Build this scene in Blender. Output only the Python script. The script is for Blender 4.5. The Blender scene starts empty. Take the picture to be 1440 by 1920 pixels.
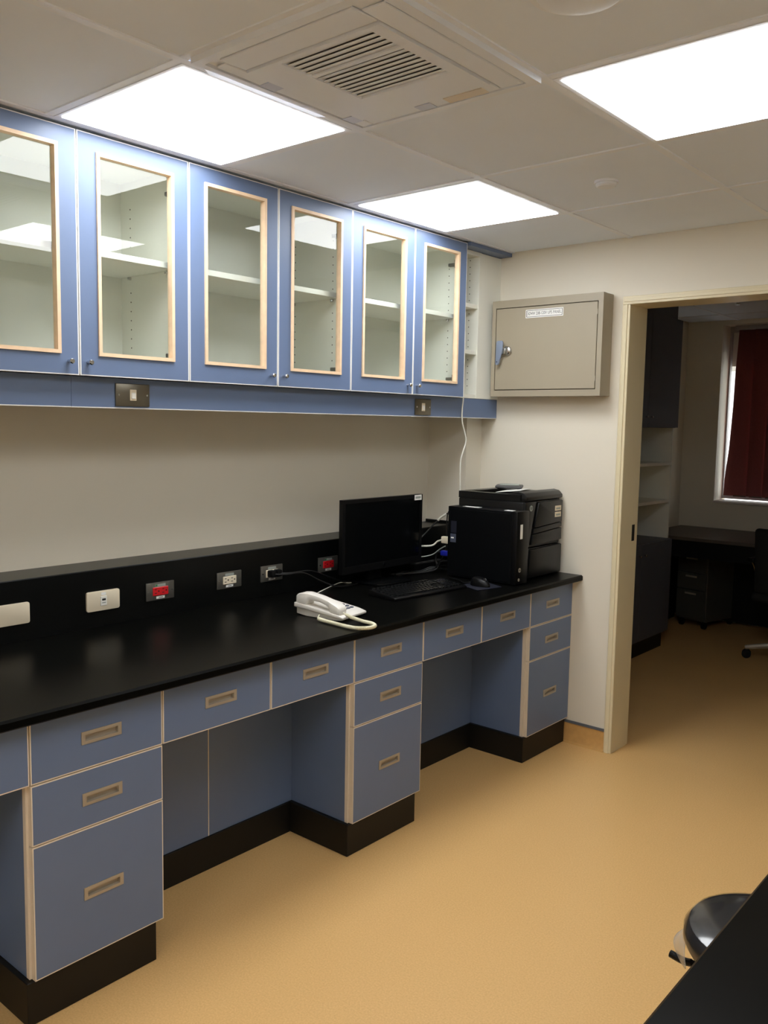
import bpy, bmesh, math, random
from mathutils import Vector, Matrix

# ------------------------------------------------------------------ camera, world, exposure
SC = bpy.context.scene
COL = SC.collection
R = math.radians
random.seed(4)

CAM = Vector((2.8134, 0.0, 1.5485))
YAW, PITCH, ROLL, FPX = R(-40.3589), R(-5.8092), R(1.0036), 1637.17
fw = Vector((math.sin(YAW) * math.cos(PITCH), math.cos(YAW) * math.cos(PITCH), math.sin(PITCH)))
r0 = Vector((math.cos(YAW), -math.sin(YAW), 0)); u0 = r0.cross(fw)
rt = r0 * math.cos(ROLL) + u0 * math.sin(ROLL)
up = -r0 * math.sin(ROLL) + u0 * math.cos(ROLL)
cd = bpy.data.cameras.new('camera')
cd.sensor_fit = 'HORIZONTAL'; cd.sensor_width = 36.0; cd.lens = 36.0 * FPX / 1440.0
cd.clip_start = 0.02; cd.clip_end = 200
cam = bpy.data.objects.new('camera', cd); COL.objects.link(cam)
m3 = Matrix((rt, up, -fw)).transposed()
cam.matrix_world = Matrix.Translation(CAM) @ m3.to_4x4()
SC.camera = cam

world = bpy.data.worlds.new('sky'); SC.world = world; world.use_nodes = True
wn = world.node_tree; wn.nodes.clear()
wo = wn.nodes.new('ShaderNodeOutputWorld'); wb = wn.nodes.new('ShaderNodeBackground')
ws = wn.nodes.new('ShaderNodeTexSky')
ws.sky_type = 'NISHITA'; ws.sun_disc = False; ws.sun_elevation = R(42); ws.sun_rotation = R(60)
wb.inputs['Strength'].default_value = 0.25
wn.links.new(ws.outputs[0], wb.inputs['Color']); wn.links.new(wb.outputs[0], wo.inputs['Surface'])

sl = bpy.data.lights.new('sun', 'SUN'); sl.energy = 11.0; sl.angle = R(0.53); sl.color = (1.0, 0.96, 0.90)
sun = bpy.data.objects.new('sun', sl); COL.objects.link(sun); sun.rotation_euler = (R(48), 0, R(-18)); sun.location = (0, -6, 9)
LAMP = 11.0            # radiance of the ceiling light panels
SC.view_settings.view_transform = 'Standard'; SC.view_settings.look = 'None'
SC.view_settings.gamma = 1.0; SC.view_settings.use_curve_mapping = False
SC.view_settings.exposure = 0.34
SC.cycles.max_bounces = 10; SC.cycles.diffuse_bounces = 6; SC.cycles.glossy_bounces = 5
SC.cycles.transparent_max_bounces = 16
SC.cycles.use_denoising = True
SC.cycles.sample_clamp_indirect = 6.0

# ------------------------------------------------------------------ measured layout (metres)
H = 2.40               # ceiling
L = 3.796              # far wall face
XU = 0.379             # upper door faces
ZB = 1.677             # bottom of upper doors
U = [1.030, 1.4334, 1.8388, 2.2412, 2.6417, 3.0442, 3.4361]
XC, ZC, ZCB = 0.854, 0.8355, 0.8083
XD = 0.8034            # drawer faces
D = [1.028, 1.4194, 1.8275, 2.2191, 2.6124, 3.0112, 3.4033, 3.795]
Z1, Z2, Z3 = 0.6353, 0.4753, 0.1177
XR = 0.495             # back of the knee spaces
XL, ZL = 0.170, 1.035  # ledge behind the worktop
XF = 0.336             # valance face
XW, YB = 3.30, -1.60   # right wall, wall behind the camera
YN = 7.10              # far wall of the next room
WT = 0.14              # thickness of the wall with the doorway
DX0, DX1, DZ = 1.046, 1.97, 2.102
GX, GY, PX, PY = 0.3994, 1.3328, 0.6218, 0.6288   # ceiling grid

# ------------------------------------------------------------------ materials
def lin(c):
    return tuple((v / 255 / 12.92) if v / 255 <= 0.04045 else ((v / 255 + 0.055) / 1.055) ** 2.4 for v in c)
MATS = {}
def mat(name, rgb, rough=0.5, metal=0.0, spec=0.5, noise=None, bump=None, coat=0.0, emit=None, var=0.0, vscale=6.0):
    m = bpy.data.materials.new(name); m.use_nodes = True; nt = m.node_tree
    b = nt.nodes['Principled BSDF']; c = lin(rgb)
    b.inputs['Base Color'].default_value = (*c, 1); b.inputs['Roughness'].default_value = rough
    b.inputs['Metallic'].default_value = metal; b.inputs['Specular IOR Level'].default_value = spec
    b.inputs['Coat Weight'].default_value = coat; b.inputs['Coat Roughness'].default_value = 0.15
    tc = nt.nodes.new('ShaderNodeTexCoord')
    if var or noise is None:
        n = nt.nodes.new('ShaderNodeTexNoise'); n.inputs['Scale'].default_value = vscale; n.inputs['Detail'].default_value = 3
        nt.links.new(tc.outputs['Object'], n.inputs['Vector'])
        rp = nt.nodes.new('ShaderNodeValToRGB'); v = var or 0.03
        rp.color_ramp.elements[0].position = 0.3; rp.color_ramp.elements[1].position = 0.7
        rp.color_ramp.elements[0].color = (*[x * (1 - v) for x in c], 1)
        rp.color_ramp.elements[1].color = (*[min(1, x * (1 + v)) for x in c], 1)
        nt.links.new(n.outputs['Fac'], rp.inputs['Fac']); nt.links.new(rp.outputs['Color'], b.inputs['Base Color'])
    if bump:
        n2 = nt.nodes.new('ShaderNodeTexNoise'); n2.inputs['Scale'].default_value = bump[0]; n2.inputs['Detail'].default_value = 2
        nt.links.new(tc.outputs['Object'], n2.inputs['Vector'])
        bp = nt.nodes.new('ShaderNodeBump'); bp.inputs['Strength'].default_value = bump[1]; bp.inputs['Distance'].default_value = bump[2]
        nt.links.new(n2.outputs['Fac'], bp.inputs['Height']); nt.links.new(bp.outputs['Normal'], b.inputs['Normal'])
    if emit:
        b.inputs['Emission Color'].default_value = (*emit[0], 1); b.inputs['Emission Strength'].default_value = emit[1]
    MATS[name] = m
    return m

mat('wall_paint', (226, 219, 203), 0.6, bump=(160, 0.08, 0.001), var=0.015, vscale=2)
mat('ceiling_white', (232, 240, 252), 0.75, bump=(240, 0.10, 0.001), var=0.012, vscale=3)
mat('grid_white', (234, 238, 246), 0.4, var=0.01)
mat('cassette_white', (230, 234, 242), 0.35, var=0.01)
mat('highlight_fin_white', (240, 240, 242), 0.4)
mat('cassette_dark', (120, 120, 124), 0.6)
mat('blue_laminate', (101, 119, 152), 0.38, bump=(420, 0.05, 0.0005), var=0.02, vscale=9)
mat('edge_cream', (226, 214, 196), 0.45)
mat('edge_white', (232, 232, 230), 0.4)
mat('cabinet_white', (232, 232, 222), 0.42, var=0.01)
mat('bead_wood', (235, 204, 170), 0.42, var=0.07, vscale=30)
mat('black_top', (8, 8, 7), 0.28, spec=0.07, bump=(900, 0.06, 0.0004), var=0.1)
mat('black_splash', (7, 8, 8), 0.30, spec=0.28, bump=(900, 0.06, 0.0004), var=0.1)
mat('plinth_black', (22, 20, 17), 0.5, spec=0.3, var=0.1)
mat('handle_metal', (176, 166, 150), 0.42, metal=0.35, var=0.04)
mat('chrome', (205, 205, 205), 0.16, metal=1.0)
mat('steel_plate', (120, 118, 112), 0.38, metal=0.75, var=0.06, vscale=40)
mat('bronze_plate', (112, 106, 92), 0.35, metal=0.75, var=0.08, vscale=20)
mat('ivory', (226, 214, 190), 0.4)
mat('white_plastic', (232, 231, 224), 0.35)
mat('red_plastic', (205, 24, 34), 0.35)
mat('dark_slot', (16, 14, 14), 0.6)
mat('sticker_white', (238, 238, 234), 0.5)
mat('sticker_grey', (150, 156, 150), 0.5)
mat('ink', (58, 56, 60), 0.6)
mat('green_print', (38, 120, 70), 0.6)
mat('black_plastic', (12, 12, 13), 0.36, spec=0.2)
mat('black_gloss', (7, 8, 9), 0.18, spec=0.2)
mat('black_matte', (12, 12, 13), 0.55, spec=0.2)
mat('black_case', (7, 8, 10), 0.45, spec=0.15)
mat('printer_black', (17, 17, 17), 0.34, spec=0.3, bump=(700, 0.08, 0.0004))
mat('printer_grey', (62, 62, 62), 0.4)
mat('key_top', (20, 21, 22), 0.25, spec=0.6)
mat('pad_navy', (16, 19, 34), 0.6)
mat('cable_black', (14, 14, 14), 0.45)
mat('cable_white', (222, 220, 208), 0.45)
mat('cable_cream', (222, 217, 188), 0.4)
mat('plug_blue', (24, 34, 150), 0.4)
mat('phone_body', (224, 220, 212), 0.34)
mat('phone_key', (70, 76, 92), 0.5)
mat('panel_beige', (160, 150, 130), 0.42, bump=(500, 0.06, 0.0004), var=0.012)
mat('gap_dark', (62, 54, 44), 0.6)
mat('tag_blue', (128, 140, 160), 0.35)
mat('frame_cream', (222, 210, 176), 0.36, var=0.02)
mat('cove_tan', (206, 160, 96), 0.4, var=0.06, vscale=40)
mat('strip_grey', (92, 96, 102), 0.5)
mat('seat_black', (34, 34, 36), 0.42, spec=0.4)
mat('dark_blue_laminate', (84, 88, 98), 0.5, var=0.03)
mat('desk_grey', (84, 76, 68), 0.45, var=0.04)
mat('pedestal_grey', (70, 68, 62), 0.5)
mat('chair_fabric', (20, 21, 22), 0.8, bump=(300, 0.3, 0.001))
mat('window_frame', (170, 168, 170), 0.35, metal=0.3)
mat('sill_white', (228, 220, 216), 0.4)

def floor_mat():
    m = bpy.data.materials.new('vinyl_floor'); m.use_nodes = True; nt = m.node_tree; b = nt.nodes['Principled BSDF']
    tc = nt.nodes.new('ShaderNodeTexCoord')
    n1 = nt.nodes.new('ShaderNodeTexNoise'); n1.inputs['Scale'].default_value = 190; n1.inputs['Detail'].default_value = 4
    n2 = nt.nodes.new('ShaderNodeTexVoronoi'); n2.inputs['Scale'].default_value = 120
    n3 = nt.nodes.new('ShaderNodeTexNoise'); n3.inputs['Scale'].default_value = 2.2; n3.inputs['Detail'].default_value = 2
    for n in (n1, n2, n3): nt.links.new(tc.outputs['Object'], n.inputs['Vector'])
    r1 = nt.nodes.new('ShaderNodeValToRGB'); e = r1.color_ramp.elements
    e[0].position = 0.30; e[0].color = (*lin((216, 172, 110)), 1); e[1].position = 0.72; e[1].color = (*lin((231, 188, 126)), 1)
    nt.links.new(n1.outputs['Fac'], r1.inputs['Fac'])
    r2 = nt.nodes.new('ShaderNodeValToRGB'); e = r2.color_ramp.elements
    e[0].position = 0.0; e[0].color = (1, 1, 1, 1); e[1].position = 0.20; e[1].color = (0, 0, 0, 1)
    nt.links.new(n2.outputs['Distance'], r2.inputs['Fac'])
    r4 = nt.nodes.new('ShaderNodeValToRGB'); r4.color_ramp.interpolation = 'CONSTANT'; e = r4.color_ramp.elements
    e[0].position = 0.0; e[0].color = (*lin((186, 142, 86)), 1); e[1].position = 0.5; e[1].color = (*lin((244, 208, 152)), 1)
    sp = nt.nodes.new('ShaderNodeSeparateColor'); nt.links.new(n2.outputs['Color'], sp.inputs['Color'])
    nt.links.new(sp.outputs[0], r4.inputs['Fac'])
    mu = nt.nodes.new('ShaderNodeMath'); mu.operation = 'MULTIPLY'; mu.inputs[1].default_value = 0.55
    gt = nt.nodes.new('ShaderNodeMath'); gt.operation = 'GREATER_THAN'; gt.inputs[1].default_value = 0.62
    nt.links.new(sp.outputs[1], gt.inputs[0])
    m2 = nt.nodes.new('ShaderNodeMath'); m2.operation = 'MULTIPLY'
    nt.links.new(r2.outputs['Color'], mu.inputs[0]); nt.links.new(mu.outputs[0], m2.inputs[0]); nt.links.new(gt.outputs[0], m2.inputs[1])
    mx = nt.nodes.new('ShaderNodeMix'); mx.data_type = 'RGBA'
    nt.links.new(m2.outputs[0], mx.inputs['Factor']); nt.links.new(r1.outputs['Color'], mx.inputs['A']); nt.links.new(r4.outputs['Color'], mx.inputs['B'])
    nt.links.new(mx.outputs['Result'], b.inputs['Base Color'])
    r5 = nt.nodes.new('ShaderNodeMapRange'); r5.inputs['To Min'].default_value = 0.30; r5.inputs['To Max'].default_value = 0.40
    nt.links.new(n3.outputs['Fac'], r5.inputs['Value']); nt.links.new(r5.outputs['Result'], b.inputs['Roughness'])
    b.inputs['Specular IOR Level'].default_value = 0.42
    bp = nt.nodes.new('ShaderNodeBump'); bp.inputs['Strength'].default_value = 0.02; bp.inputs['Distance'].default_value = 0.0005
    nt.links.new(n1.outputs['Fac'], bp.inputs['Height']); nt.links.new(bp.outputs['Normal'], b.inputs['Normal'])
    MATS['vinyl_floor'] = m
floor_mat()

def glass_mat(name, tint=(1, 1, 1), rough=0.0, ior=1.5):
    m = bpy.data.materials.new(name); m.use_nodes = True; nt = m.node_tree; nt.nodes.clear()
    o = nt.nodes.new('ShaderNodeOutputMaterial'); mx = nt.nodes.new('ShaderNodeMixShader')
    t = nt.nodes.new('ShaderNodeBsdfTransparent'); t.inputs['Color'].default_value = (*tint, 1)
    g = nt.nodes.new('ShaderNodeBsdfGlossy'); g.inputs['Roughness'].default_value = rough
    f = nt.nodes.new('ShaderNodeFresnel'); f.inputs['IOR'].default_value = ior
    ge = nt.nodes.new('ShaderNodeNewGeometry'); su = nt.nodes.new('ShaderNodeMath'); su.operation = 'SUBTRACT'; su.inputs[0].default_value = 1.0
    mu = nt.nodes.new('ShaderNodeMath'); mu.operation = 'MULTIPLY'
    nt.links.new(ge.outputs['Backfacing'], su.inputs[1]); nt.links.new(su.outputs[0], mu.inputs[0]); nt.links.new(f.outputs[0], mu.inputs[1])
    nt.links.new(mu.outputs[0], mx.inputs[0]); nt.links.new(t.outputs[0], mx.inputs[1]); nt.links.new(g.outputs[0], mx.inputs[2])
    nt.links.new(mx.outputs[0], o.inputs['Surface']); MATS[name] = m
glass_mat('cabinet_glass', (0.97, 0.985, 0.98), 0.0, 1.6)
glass_mat('window_glass', (0.95, 0.97, 0.97))
glass_mat('plastic_film', (0.93, 0.93, 0.93), 0.12, 1.6)

def cloth_mat():
    m = bpy.data.materials.new('blind_red'); m.use_nodes = True; nt = m.node_tree; nt.nodes.clear()
    o = nt.nodes.new('ShaderNodeOutputMaterial'); mx = nt.nodes.new('ShaderNodeMixShader'); mx.inputs[0].default_value = 0.028
    d = nt.nodes.new('ShaderNodeBsdfDiffuse'); t = nt.nodes.new('ShaderNodeBsdfTranslucent')
    tc = nt.nodes.new('ShaderNodeTexCoord'); n = nt.nodes.new('ShaderNodeTexNoise'); n.inputs['Scale'].default_value = 120
    rp = nt.nodes.new('ShaderNodeValToRGB'); rp.color_ramp.elements[0].color = (*lin((124, 72, 70)), 1); rp.color_ramp.elements[1].color = (*lin((146, 86, 84)), 1)
    nt.links.new(tc.outputs['Object'], n.inputs['Vector']); nt.links.new(n.outputs['Fac'], rp.inputs['Fac'])
    nt.links.new(rp.outputs['Color'], d.inputs['Color']); nt.links.new(rp.outputs['Color'], t.inputs['Color'])
    nt.links.new(d.outputs[0], mx.inputs[1]); nt.links.new(t.outputs[0], mx.inputs[2]); nt.links.new(mx.outputs[0], o.inputs['Surface'])
    MATS['blind_red'] = m
cloth_mat()
def fin_mat():  # lets light through the added fin so its edge line looks bright
    nt = MATS['highlight_fin_white'].node_tree; b = nt.nodes['Principled BSDF']; o = nt.nodes['Material Output']
    t = nt.nodes.new('ShaderNodeBsdfTranslucent'); t.inputs['Color'].default_value = (0.92, 0.92, 0.93, 1)
    mx = nt.nodes.new('ShaderNodeMixShader'); mx.inputs[0].default_value = 0.7
    nt.links.new(b.outputs[0], mx.inputs[1]); nt.links.new(t.outputs[0], mx.inputs[2]); nt.links.new(mx.outputs[0], o.inputs['Surface'])
fin_mat()

def lamp_mat():
    m = bpy.data.materials.new('lit_diffuser'); m.use_nodes = True; nt = m.node_tree; nt.nodes.clear()
    o = nt.nodes.new('ShaderNodeOutputMaterial'); e = nt.nodes.new('ShaderNodeEmission')
    e.inputs['Color'].default_value = (0.955, 0.98, 1.0, 1); e.inputs['Strength'].default_value = LAMP
    nt.links.new(e.outputs[0], o.inputs['Surface']); MATS['lit_diffuser'] = m
lamp_mat()

# ------------------------------------------------------------------ mesh helpers
class MB:
    def __init__(s): s.b = bmesh.new()
    def box(s, x0, y0, z0, x1, y1, z1, bev=0.0, seg=1, M=None):
        t = bmesh.new(); bmesh.ops.create_cube(t, size=1.0)
        sx, sy, sz = abs(x1 - x0), abs(y1 - y0), abs(z1 - z0)
        for v in t.verts:
            v.co = Vector(((x0 + x1) / 2 + v.co.x * sx, (y0 + y1) / 2 + v.co.y * sy, (z0 + z1) / 2 + v.co.z * sz))
        if bev:
            bmesh.ops.bevel(t, geom=t.edges[:], offset=min(bev, 0.45 * min(sx, sy, sz)), segments=seg, profile=0.5, affect='EDGES')
        return s._add(t, M)
    def _add(s, t, M=None):
        if M is not None: bmesh.ops.transform(t, matrix=M, verts=t.verts[:])
        me = bpy.data.meshes.new('tmp'); t.to_mesh(me); t.free(); s.b.from_mesh(me); bpy.data.meshes.remove(me)
        return s
    def raw(s, vs, fs, M=None):
        t = bmesh.new(); vv = [t.verts.new(v) for v in vs]
        for f in fs: t.faces.new([vv[i] for i in f])
        bmesh.ops.recalc_face_normals(t, faces=t.faces[:])
        return s._add(t, M)
    def cyl(s, p0, p1, r0, r1=None, seg=20, M=None):
        p0, p1 = Vector(p0), Vector(p1); r1 = r0 if r1 is None else r1
        ax = (p1 - p0).normalized(); a = ax.orthogonal().normalized(); c = ax.cross(a)
        vs = []
        for p, r in ((p0, r0), (p1, r1)):
            for i in range(seg):
                t = 2 * math.pi * i / seg; vs.append(p + a * r * math.cos(t) + c * r * math.sin(t))
        fs = [(i, (i + 1) % seg, seg + (i + 1) % seg, seg + i) for i in range(seg)] + [tuple(range(seg)), tuple(range(seg, 2 * seg))]
        return s.raw(vs, fs, M)
    def lathe(s, prof, o=(0, 0, 0), ax='Z', seg=32, M=None):
        vs = []; n = len(prof); o = Vector(o)
        for i in range(seg):
            t = 2 * math.pi * i / seg
            for r, h in prof:
                a, b = r * math.cos(t), r * math.sin(t)
                vs.append(o + (Vector((a, b, h)) if ax == 'Z' else Vector((h, a, b)) if ax == 'X' else Vector((a, h, b))))
        fs = []
        for i in range(seg):
            j = (i + 1) % seg
            for k in range(n - 1): fs.append((i * n + k, j * n + k, j * n + k + 1, i * n + k + 1))
        if prof[0][0] > 1e-6: fs.append(tuple(i * n for i in range(seg)))
        if prof[-1][0] > 1e-6: fs.append(tuple(i * n + n - 1 for i in range(seg)))
        t = bmesh.new(); vv = [t.verts.new(v) for v in vs]
        for f in fs:
            try: t.faces.new([vv[i] for i in f])
            except ValueError: pass
        bmesh.ops.remove_doubles(t, verts=t.verts[:], dist=1e-6)
        bmesh.ops.recalc_face_normals(t, faces=t.faces[:])
        return s._add(t, M)
    def tube(s, pts, r, seg=8, sub=6, M=None):
        P = [Vector(p) for p in pts]
        if sub > 1 and len(P) > 2:
            Q = []
            for i in range(len(P) - 1):
                a = P[max(0, i - 1)]; b = P[i]; c = P[i + 1]; d = P[min(len(P) - 1, i + 2)]
                for k in range(sub):
                    t = k / sub
                    Q.append(0.5 * ((2 * b) + (c - a) * t + (2 * a - 5 * b + 4 * c - d) * t * t + (3 * b - a - 3 * c + d) * t ** 3))
            P = Q + [P[-1]]
        n = len(P); vs = []; nrm = None
        for i, p in enumerate(P):
            tg = (P[min(n - 1, i + 1)] - P[max(0, i - 1)]).normalized()
            if nrm is None: nrm = tg.orthogonal().normalized()
            nrm = (nrm - tg * nrm.dot(tg)).normalized(); bi = tg.cross(nrm)
            rr = r(i / (n - 1)) if callable(r) else r
            for k in range(seg):
                t = 2 * math.pi * k / seg; vs.append(p + nrm * rr * math.cos(t) + bi * rr * math.sin(t))
        fs = [(i * seg + k, i * seg + (k + 1) % seg, (i + 1) * seg + (k + 1) % seg, (i + 1) * seg + k) for i in range(n - 1) for k in range(seg)]
        fs += [tuple(range(seg)), tuple((n - 1) * seg + k for k in range(seg))]
        return s.raw(vs, fs, M)
    def prism(s, poly, w0, w1, ax='Y', bev=0.0, seg=2, M=None):
        f = {'X': lambda u, v, w: (w, u, v), 'Y': lambda u, v, w: (u, w, v), 'Z': lambda u, v, w: (u, v, w)}[ax]
        n = len(poly); t = bmesh.new()
        vv = [t.verts.new(f(u, v, w0)) for u, v in poly] + [t.verts.new(f(u, v, w1)) for u, v in poly]
        for i in range(n): t.faces.new((vv[i], vv[(i + 1) % n], vv[n + (i + 1) % n], vv[n + i]))
        t.faces.new(vv[:n]); t.faces.new(vv[n:])
        bmesh.ops.recalc_face_normals(t, faces=t.faces[:])
        if bev: bmesh.ops.bevel(t, geom=t.edges[:], offset=bev, segments=seg, profile=0.5, affect='EDGES')
        return s._add(t, M)
    def ring(s, ax, o, i, w0, w1, M=None):
        # a flat frame: outer and inner rectangles (u0, v0, u1, v1), from w0 to w1 along ax
        f = {'X': lambda u, v, w: (w, u, v), 'Y': lambda u, v, w: (u, w, v), 'Z': lambda u, v, w: (u, v, w)}[ax]
        q = lambda a: [(a[0], a[1]), (a[2], a[1]), (a[2], a[3]), (a[0], a[3])]
        vs = [f(*p, w) for w in (w0, w1) for a in (o, i) for p in q(a)]
        fs = []
        for k in range(4):
            j = (k + 1) % 4
            fs += [(k, j, 4 + j, 4 + k), (8 + k, 8 + j, 12 + j, 12 + k), (k, j, 8 + j, 8 + k), (4 + k, 4 + j, 12 + j, 12 + k)]
        return s.raw(vs, fs, M)
    def done(s, name, m, parent=None, kind=None, world=True):
        me = bpy.data.meshes.new(name); s.b.to_mesh(me); s.b.free()
        o = bpy.data.objects.new(name, me); me.materials.append(MATS[m]); COL.objects.link(o)
        for p in me.polygons: p.use_smooth = True
        me.set_sharp_from_angle(angle=R(32))
        if parent is not None:
            o.parent = parent
            rtp = parent
            while rtp.parent is not None: rtp = rtp.parent
            if world and any(abs(c) > 1e-9 for c in rtp.location):
                me.transform(Matrix.Translation(-rtp.location))
        if kind: o['kind'] = kind
        return o
def tag(o, label=None, cat=None, group=None, kind=None):
    for k, v in (('label', label), ('category', cat), ('group', group), ('kind', kind)):
        if v: o[k] = v
    return o
def thing(name, label, cat, loc=(0, 0, 0), rz=0.0, group=None):
    e = bpy.data.objects.new(name, None); e.empty_display_size = 0.05; COL.objects.link(e)
    e.location = loc; e.rotation_euler = (0, 0, rz)
    return tag(e, label, cat, group)
def structure(name, mb, m, label=None, parent=None):
    o = mb.done(name, m, parent)
    if parent is None: tag(o, label, None, None, 'structure')
    return o
def B(*a, **k): return MB().box(*a, **k)
def text(name, s, size, org, ux, uy, m, parent, cx=True, sx=1.0, off=0.0006):
    # flat lettering laid out from org along ux with its top towards uy
    cu = bpy.data.curves.new('txt', 'FONT'); cu.body = s; cu.size = size; cu.align_x = 'CENTER' if cx else 'LEFT'; cu.align_y = 'CENTER'
    cu.resolution_u = 2
    t = bpy.data.objects.new('txt', cu); COL.objects.link(t)
    me = bpy.data.meshes.new_from_object(t.evaluated_get(bpy.context.evaluated_depsgraph_get()))
    bpy.data.objects.remove(t); bpy.data.curves.remove(cu)
    ux, uy, org = Vector(ux).normalized(), Vector(uy).normalized(), Vector(org); n = ux.cross(uy)
    rtp = parent
    while rtp.parent is not None: rtp = rtp.parent
    base = org - (rtp.location if rtp.rotation_euler.z == 0 else Vector((0, 0, 0)))
    for v in me.vertices: v.co = base + ux * v.co.x * sx + uy * v.co.y + n * off
    me.name = name; me.materials.clear(); me.materials.append(MATS[m])
    o = bpy.data.objects.new(name, me); COL.objects.link(o); o.parent = parent
    return o
# ------------------------------------------------------------------ the room
structure('floor', B(-0.12, YB - 0.1, -0.06, XW + 0.1, YN + 0.25, 0.0), 'vinyl_floor', 'tan speckled sheet vinyl floor')
structure('wall_left', B(-0.12, YB - 0.1, 0, 0.0, YN + 0.25, 2.6), 'wall_paint', 'off-white painted wall behind the worktop and cabinets')
structure('wall_right', B(XW, YB - 0.1, 0, XW + 0.1, YN + 0.25, 2.6), 'wall_paint', 'off-white painted wall on the right')
structure('wall_near', B(0, YB - 0.1, 0, XW, YB, 2.6), 'wall_paint', 'off-white painted wall behind the viewer')
w = MB(); w.box(0, L, 0, DX0 - 0.02, L + WT, 2.6); w.box(DX1 + 0.02, L, 0, XW, L + WT, 2.6); w.box(DX0 - 0.02, L, DZ + 0.02, DX1 + 0.02, L + WT, 2.6)
structure('wall_far', w, 'wall_paint', 'off-white painted end wall with the open doorway')
# corner pier and the white filler over it
structure('wall_pier', B(0, 3.662, ZL, 0.243, L, ZB - 0.001), 'wall_paint', 'narrow off-white pier in the corner above the ledge')
WX0, WX1, WZ0, WZ1 = 0.281, 1.95, 0.962, 2.372
w = MB(); w.box(0, YN, 0, WX0, YN + 0.25, 2.6); w.box(WX1, YN, 0, XW, YN + 0.25, 2.6); w.box(WX0, YN, 0, WX1, YN + 0.25, WZ0); w.box(WX0, YN, WZ1, WX1, YN + 0.25, 2.6)
structure('wall_window', w, 'wall_paint', 'dim wall of the next room around its window')

def cove(name, x0, y0, x1, y1, label):
    n = Vector((y1 - y0, x0 - x1, 0)).normalized()       # points into the room
    a, b = Vector((x0, y0, 0)), Vector((x1, y1, 0))
    prof = [(0.0, 0.0), (0.030, 0.0), (0.014, 0.006), (0.006, 0.020), (0.004, 0.094), (0, 0.094)]
    vs = [p + n * d + Vector((0, 0, z)) for p in (a, b) for d, z in prof]; k = len(prof)
    m = MB().raw(vs, [(i, (i + 1) % k, k + (i + 1) % k, k + i) for i in range(k)] + [tuple(range(k)), tuple(range(k, 2 * k))])
    o = structure(name, m, 'cove_tan', label)
    p2 = [(0, 0.094), (0.007, 0.094), (0.006, 0.106), (0, 0.106)]
    vs = [p + n * d + Vector((0, 0, z)) for p in (a, b) for d, z in p2]
    MB().raw(vs, [(i, (i + 1) % 4, 4 + (i + 1) % 4, 4 + i) for i in range(4)] + [(0, 1, 2, 3), (4, 5, 6, 7)]).done('capping_strip', 'strip_grey', o)
cove('baseboard_far', XD - 0.02, L, 1.008, L, 'tan coved baseboard with grey capping strip beside the doorway')
cove('baseboard_right', XW, L, XW, YB, 'tan coved baseboard along the right wall')
cove('baseboard_far', 2.03, L, XW, L, 'tan coved baseboard right of the doorway')

# doorway: casing on both faces, lining, strike plate
d1 = bpy.data.objects.new('door_1', None); COL.objects.link(d1); d1.location = (DX0, L, 0); tag(d1, 'cream painted door frame around the open doorway', None, None, 'structure')
def casing(y0, y1, s):
    for nm, bxs in (('casing', [(1.008, 0, DX0, DZ - 0.0005)]), ('casing', [(DX1, 0, DX1 + 0.038, DZ - 0.0005)]), ('casing_head', [(1.008, DZ, DX1 + 0.038, DZ + 0.037)])):
        m = MB()
        for x0, z0, x1, z1 in bxs:
            m.box(x0, y0, z0, x1, y1, z1, 0.002)
            if x1 - x0 < 0.1: m.box(x0 + 0.008, y0 - s * 0.004, z0, x1 - 0.012, y0, z1, 0.001)
            else: m.box(x0 + 0.008, y0 - s * 0.004, z0 + 0.012, x1 - 0.008, y0, z1 - 0.010, 0.001)
        m.done(nm, 'frame_cream', d1)
casing(L - 0.022, L, 1)
casing(L + WT + 0.022, L + WT, -1)
B(DX0 - 0.02, L - 0.002, 0, DX0, L + WT + 0.002, DZ).done('jamb', 'frame_cream', d1)
B(DX1, L - 0.002, 0, DX1 + 0.02, L + WT + 0.002, DZ).done('jamb', 'frame_cream', d1)
B(DX0 - 0.02, L - 0.002, DZ, DX1 + 0.02, L + WT + 0.002, DZ + 0.02).done('head_lining', 'frame_cream', d1)
B(DX0, L + 0.10, 1.012, DX0 + 0.002, L + 0.128, 1.090, 0.001).done('strike_plate', 'dark_slot', d1)

# suspended ceiling: slab, grid bars, tiles
ceil = structure('ceiling', B(-0.1, YB - 0.1, H + 0.10, XW + 0.1, YN + 0.2, H + 0.14), 'ceiling_white', 'suspended ceiling of white tiles in a white grid')
TB = 0.012
xl = [GX + PX * k for k in range(0, 5)]
yl = [GY + PY * k for k in range(-4, 4)]
for x in xl: B(x - TB, YB, H - 0.0005, x + TB, L, H + 0.03).done('grid_bar', 'grid_white', ceil)
xs = [0.0] + xl + [XW]; ys = [YB] + yl + [L]
for y in yl:
    for i in range(1, len(xs) - 1):
        B(xs[i] + TB, y - TB, H, xs[i + 1] - (TB if i < len(xs) - 2 else 0), y + TB, H + 0.03).done('grid_bar', 'grid_white', ceil)
lights = {(0, 0), (0, 2), (2, 1), (3, -2), (2, -4)}
cassette = {(1, 0)}
assert YB < GY - 4 * PY
for i in range(len(xs) - 1):
    for j in range(len(ys) - 1):
        cell = (i - 1, j - 5)
        if i == 0:
            if j == 0: B(0.0, YB, H + 0.006, xs[1] - TB, L, H + 0.018).done('ceiling_tile', 'ceiling_white', ceil)
            continue
        if cell in lights or cell in cassette: continue
        a = TB * 0.6
        B(xs[i] + (a if i else 0), ys[j] + (a if j else 0), H + 0.004, xs[i + 1] - (a if i < len(xs) - 2 else 0), ys[j + 1] - (a if j < len(ys) - 2 else 0), H + 0.018, 0.003).done('ceiling_tile', 'ceiling_white', ceil)
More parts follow.
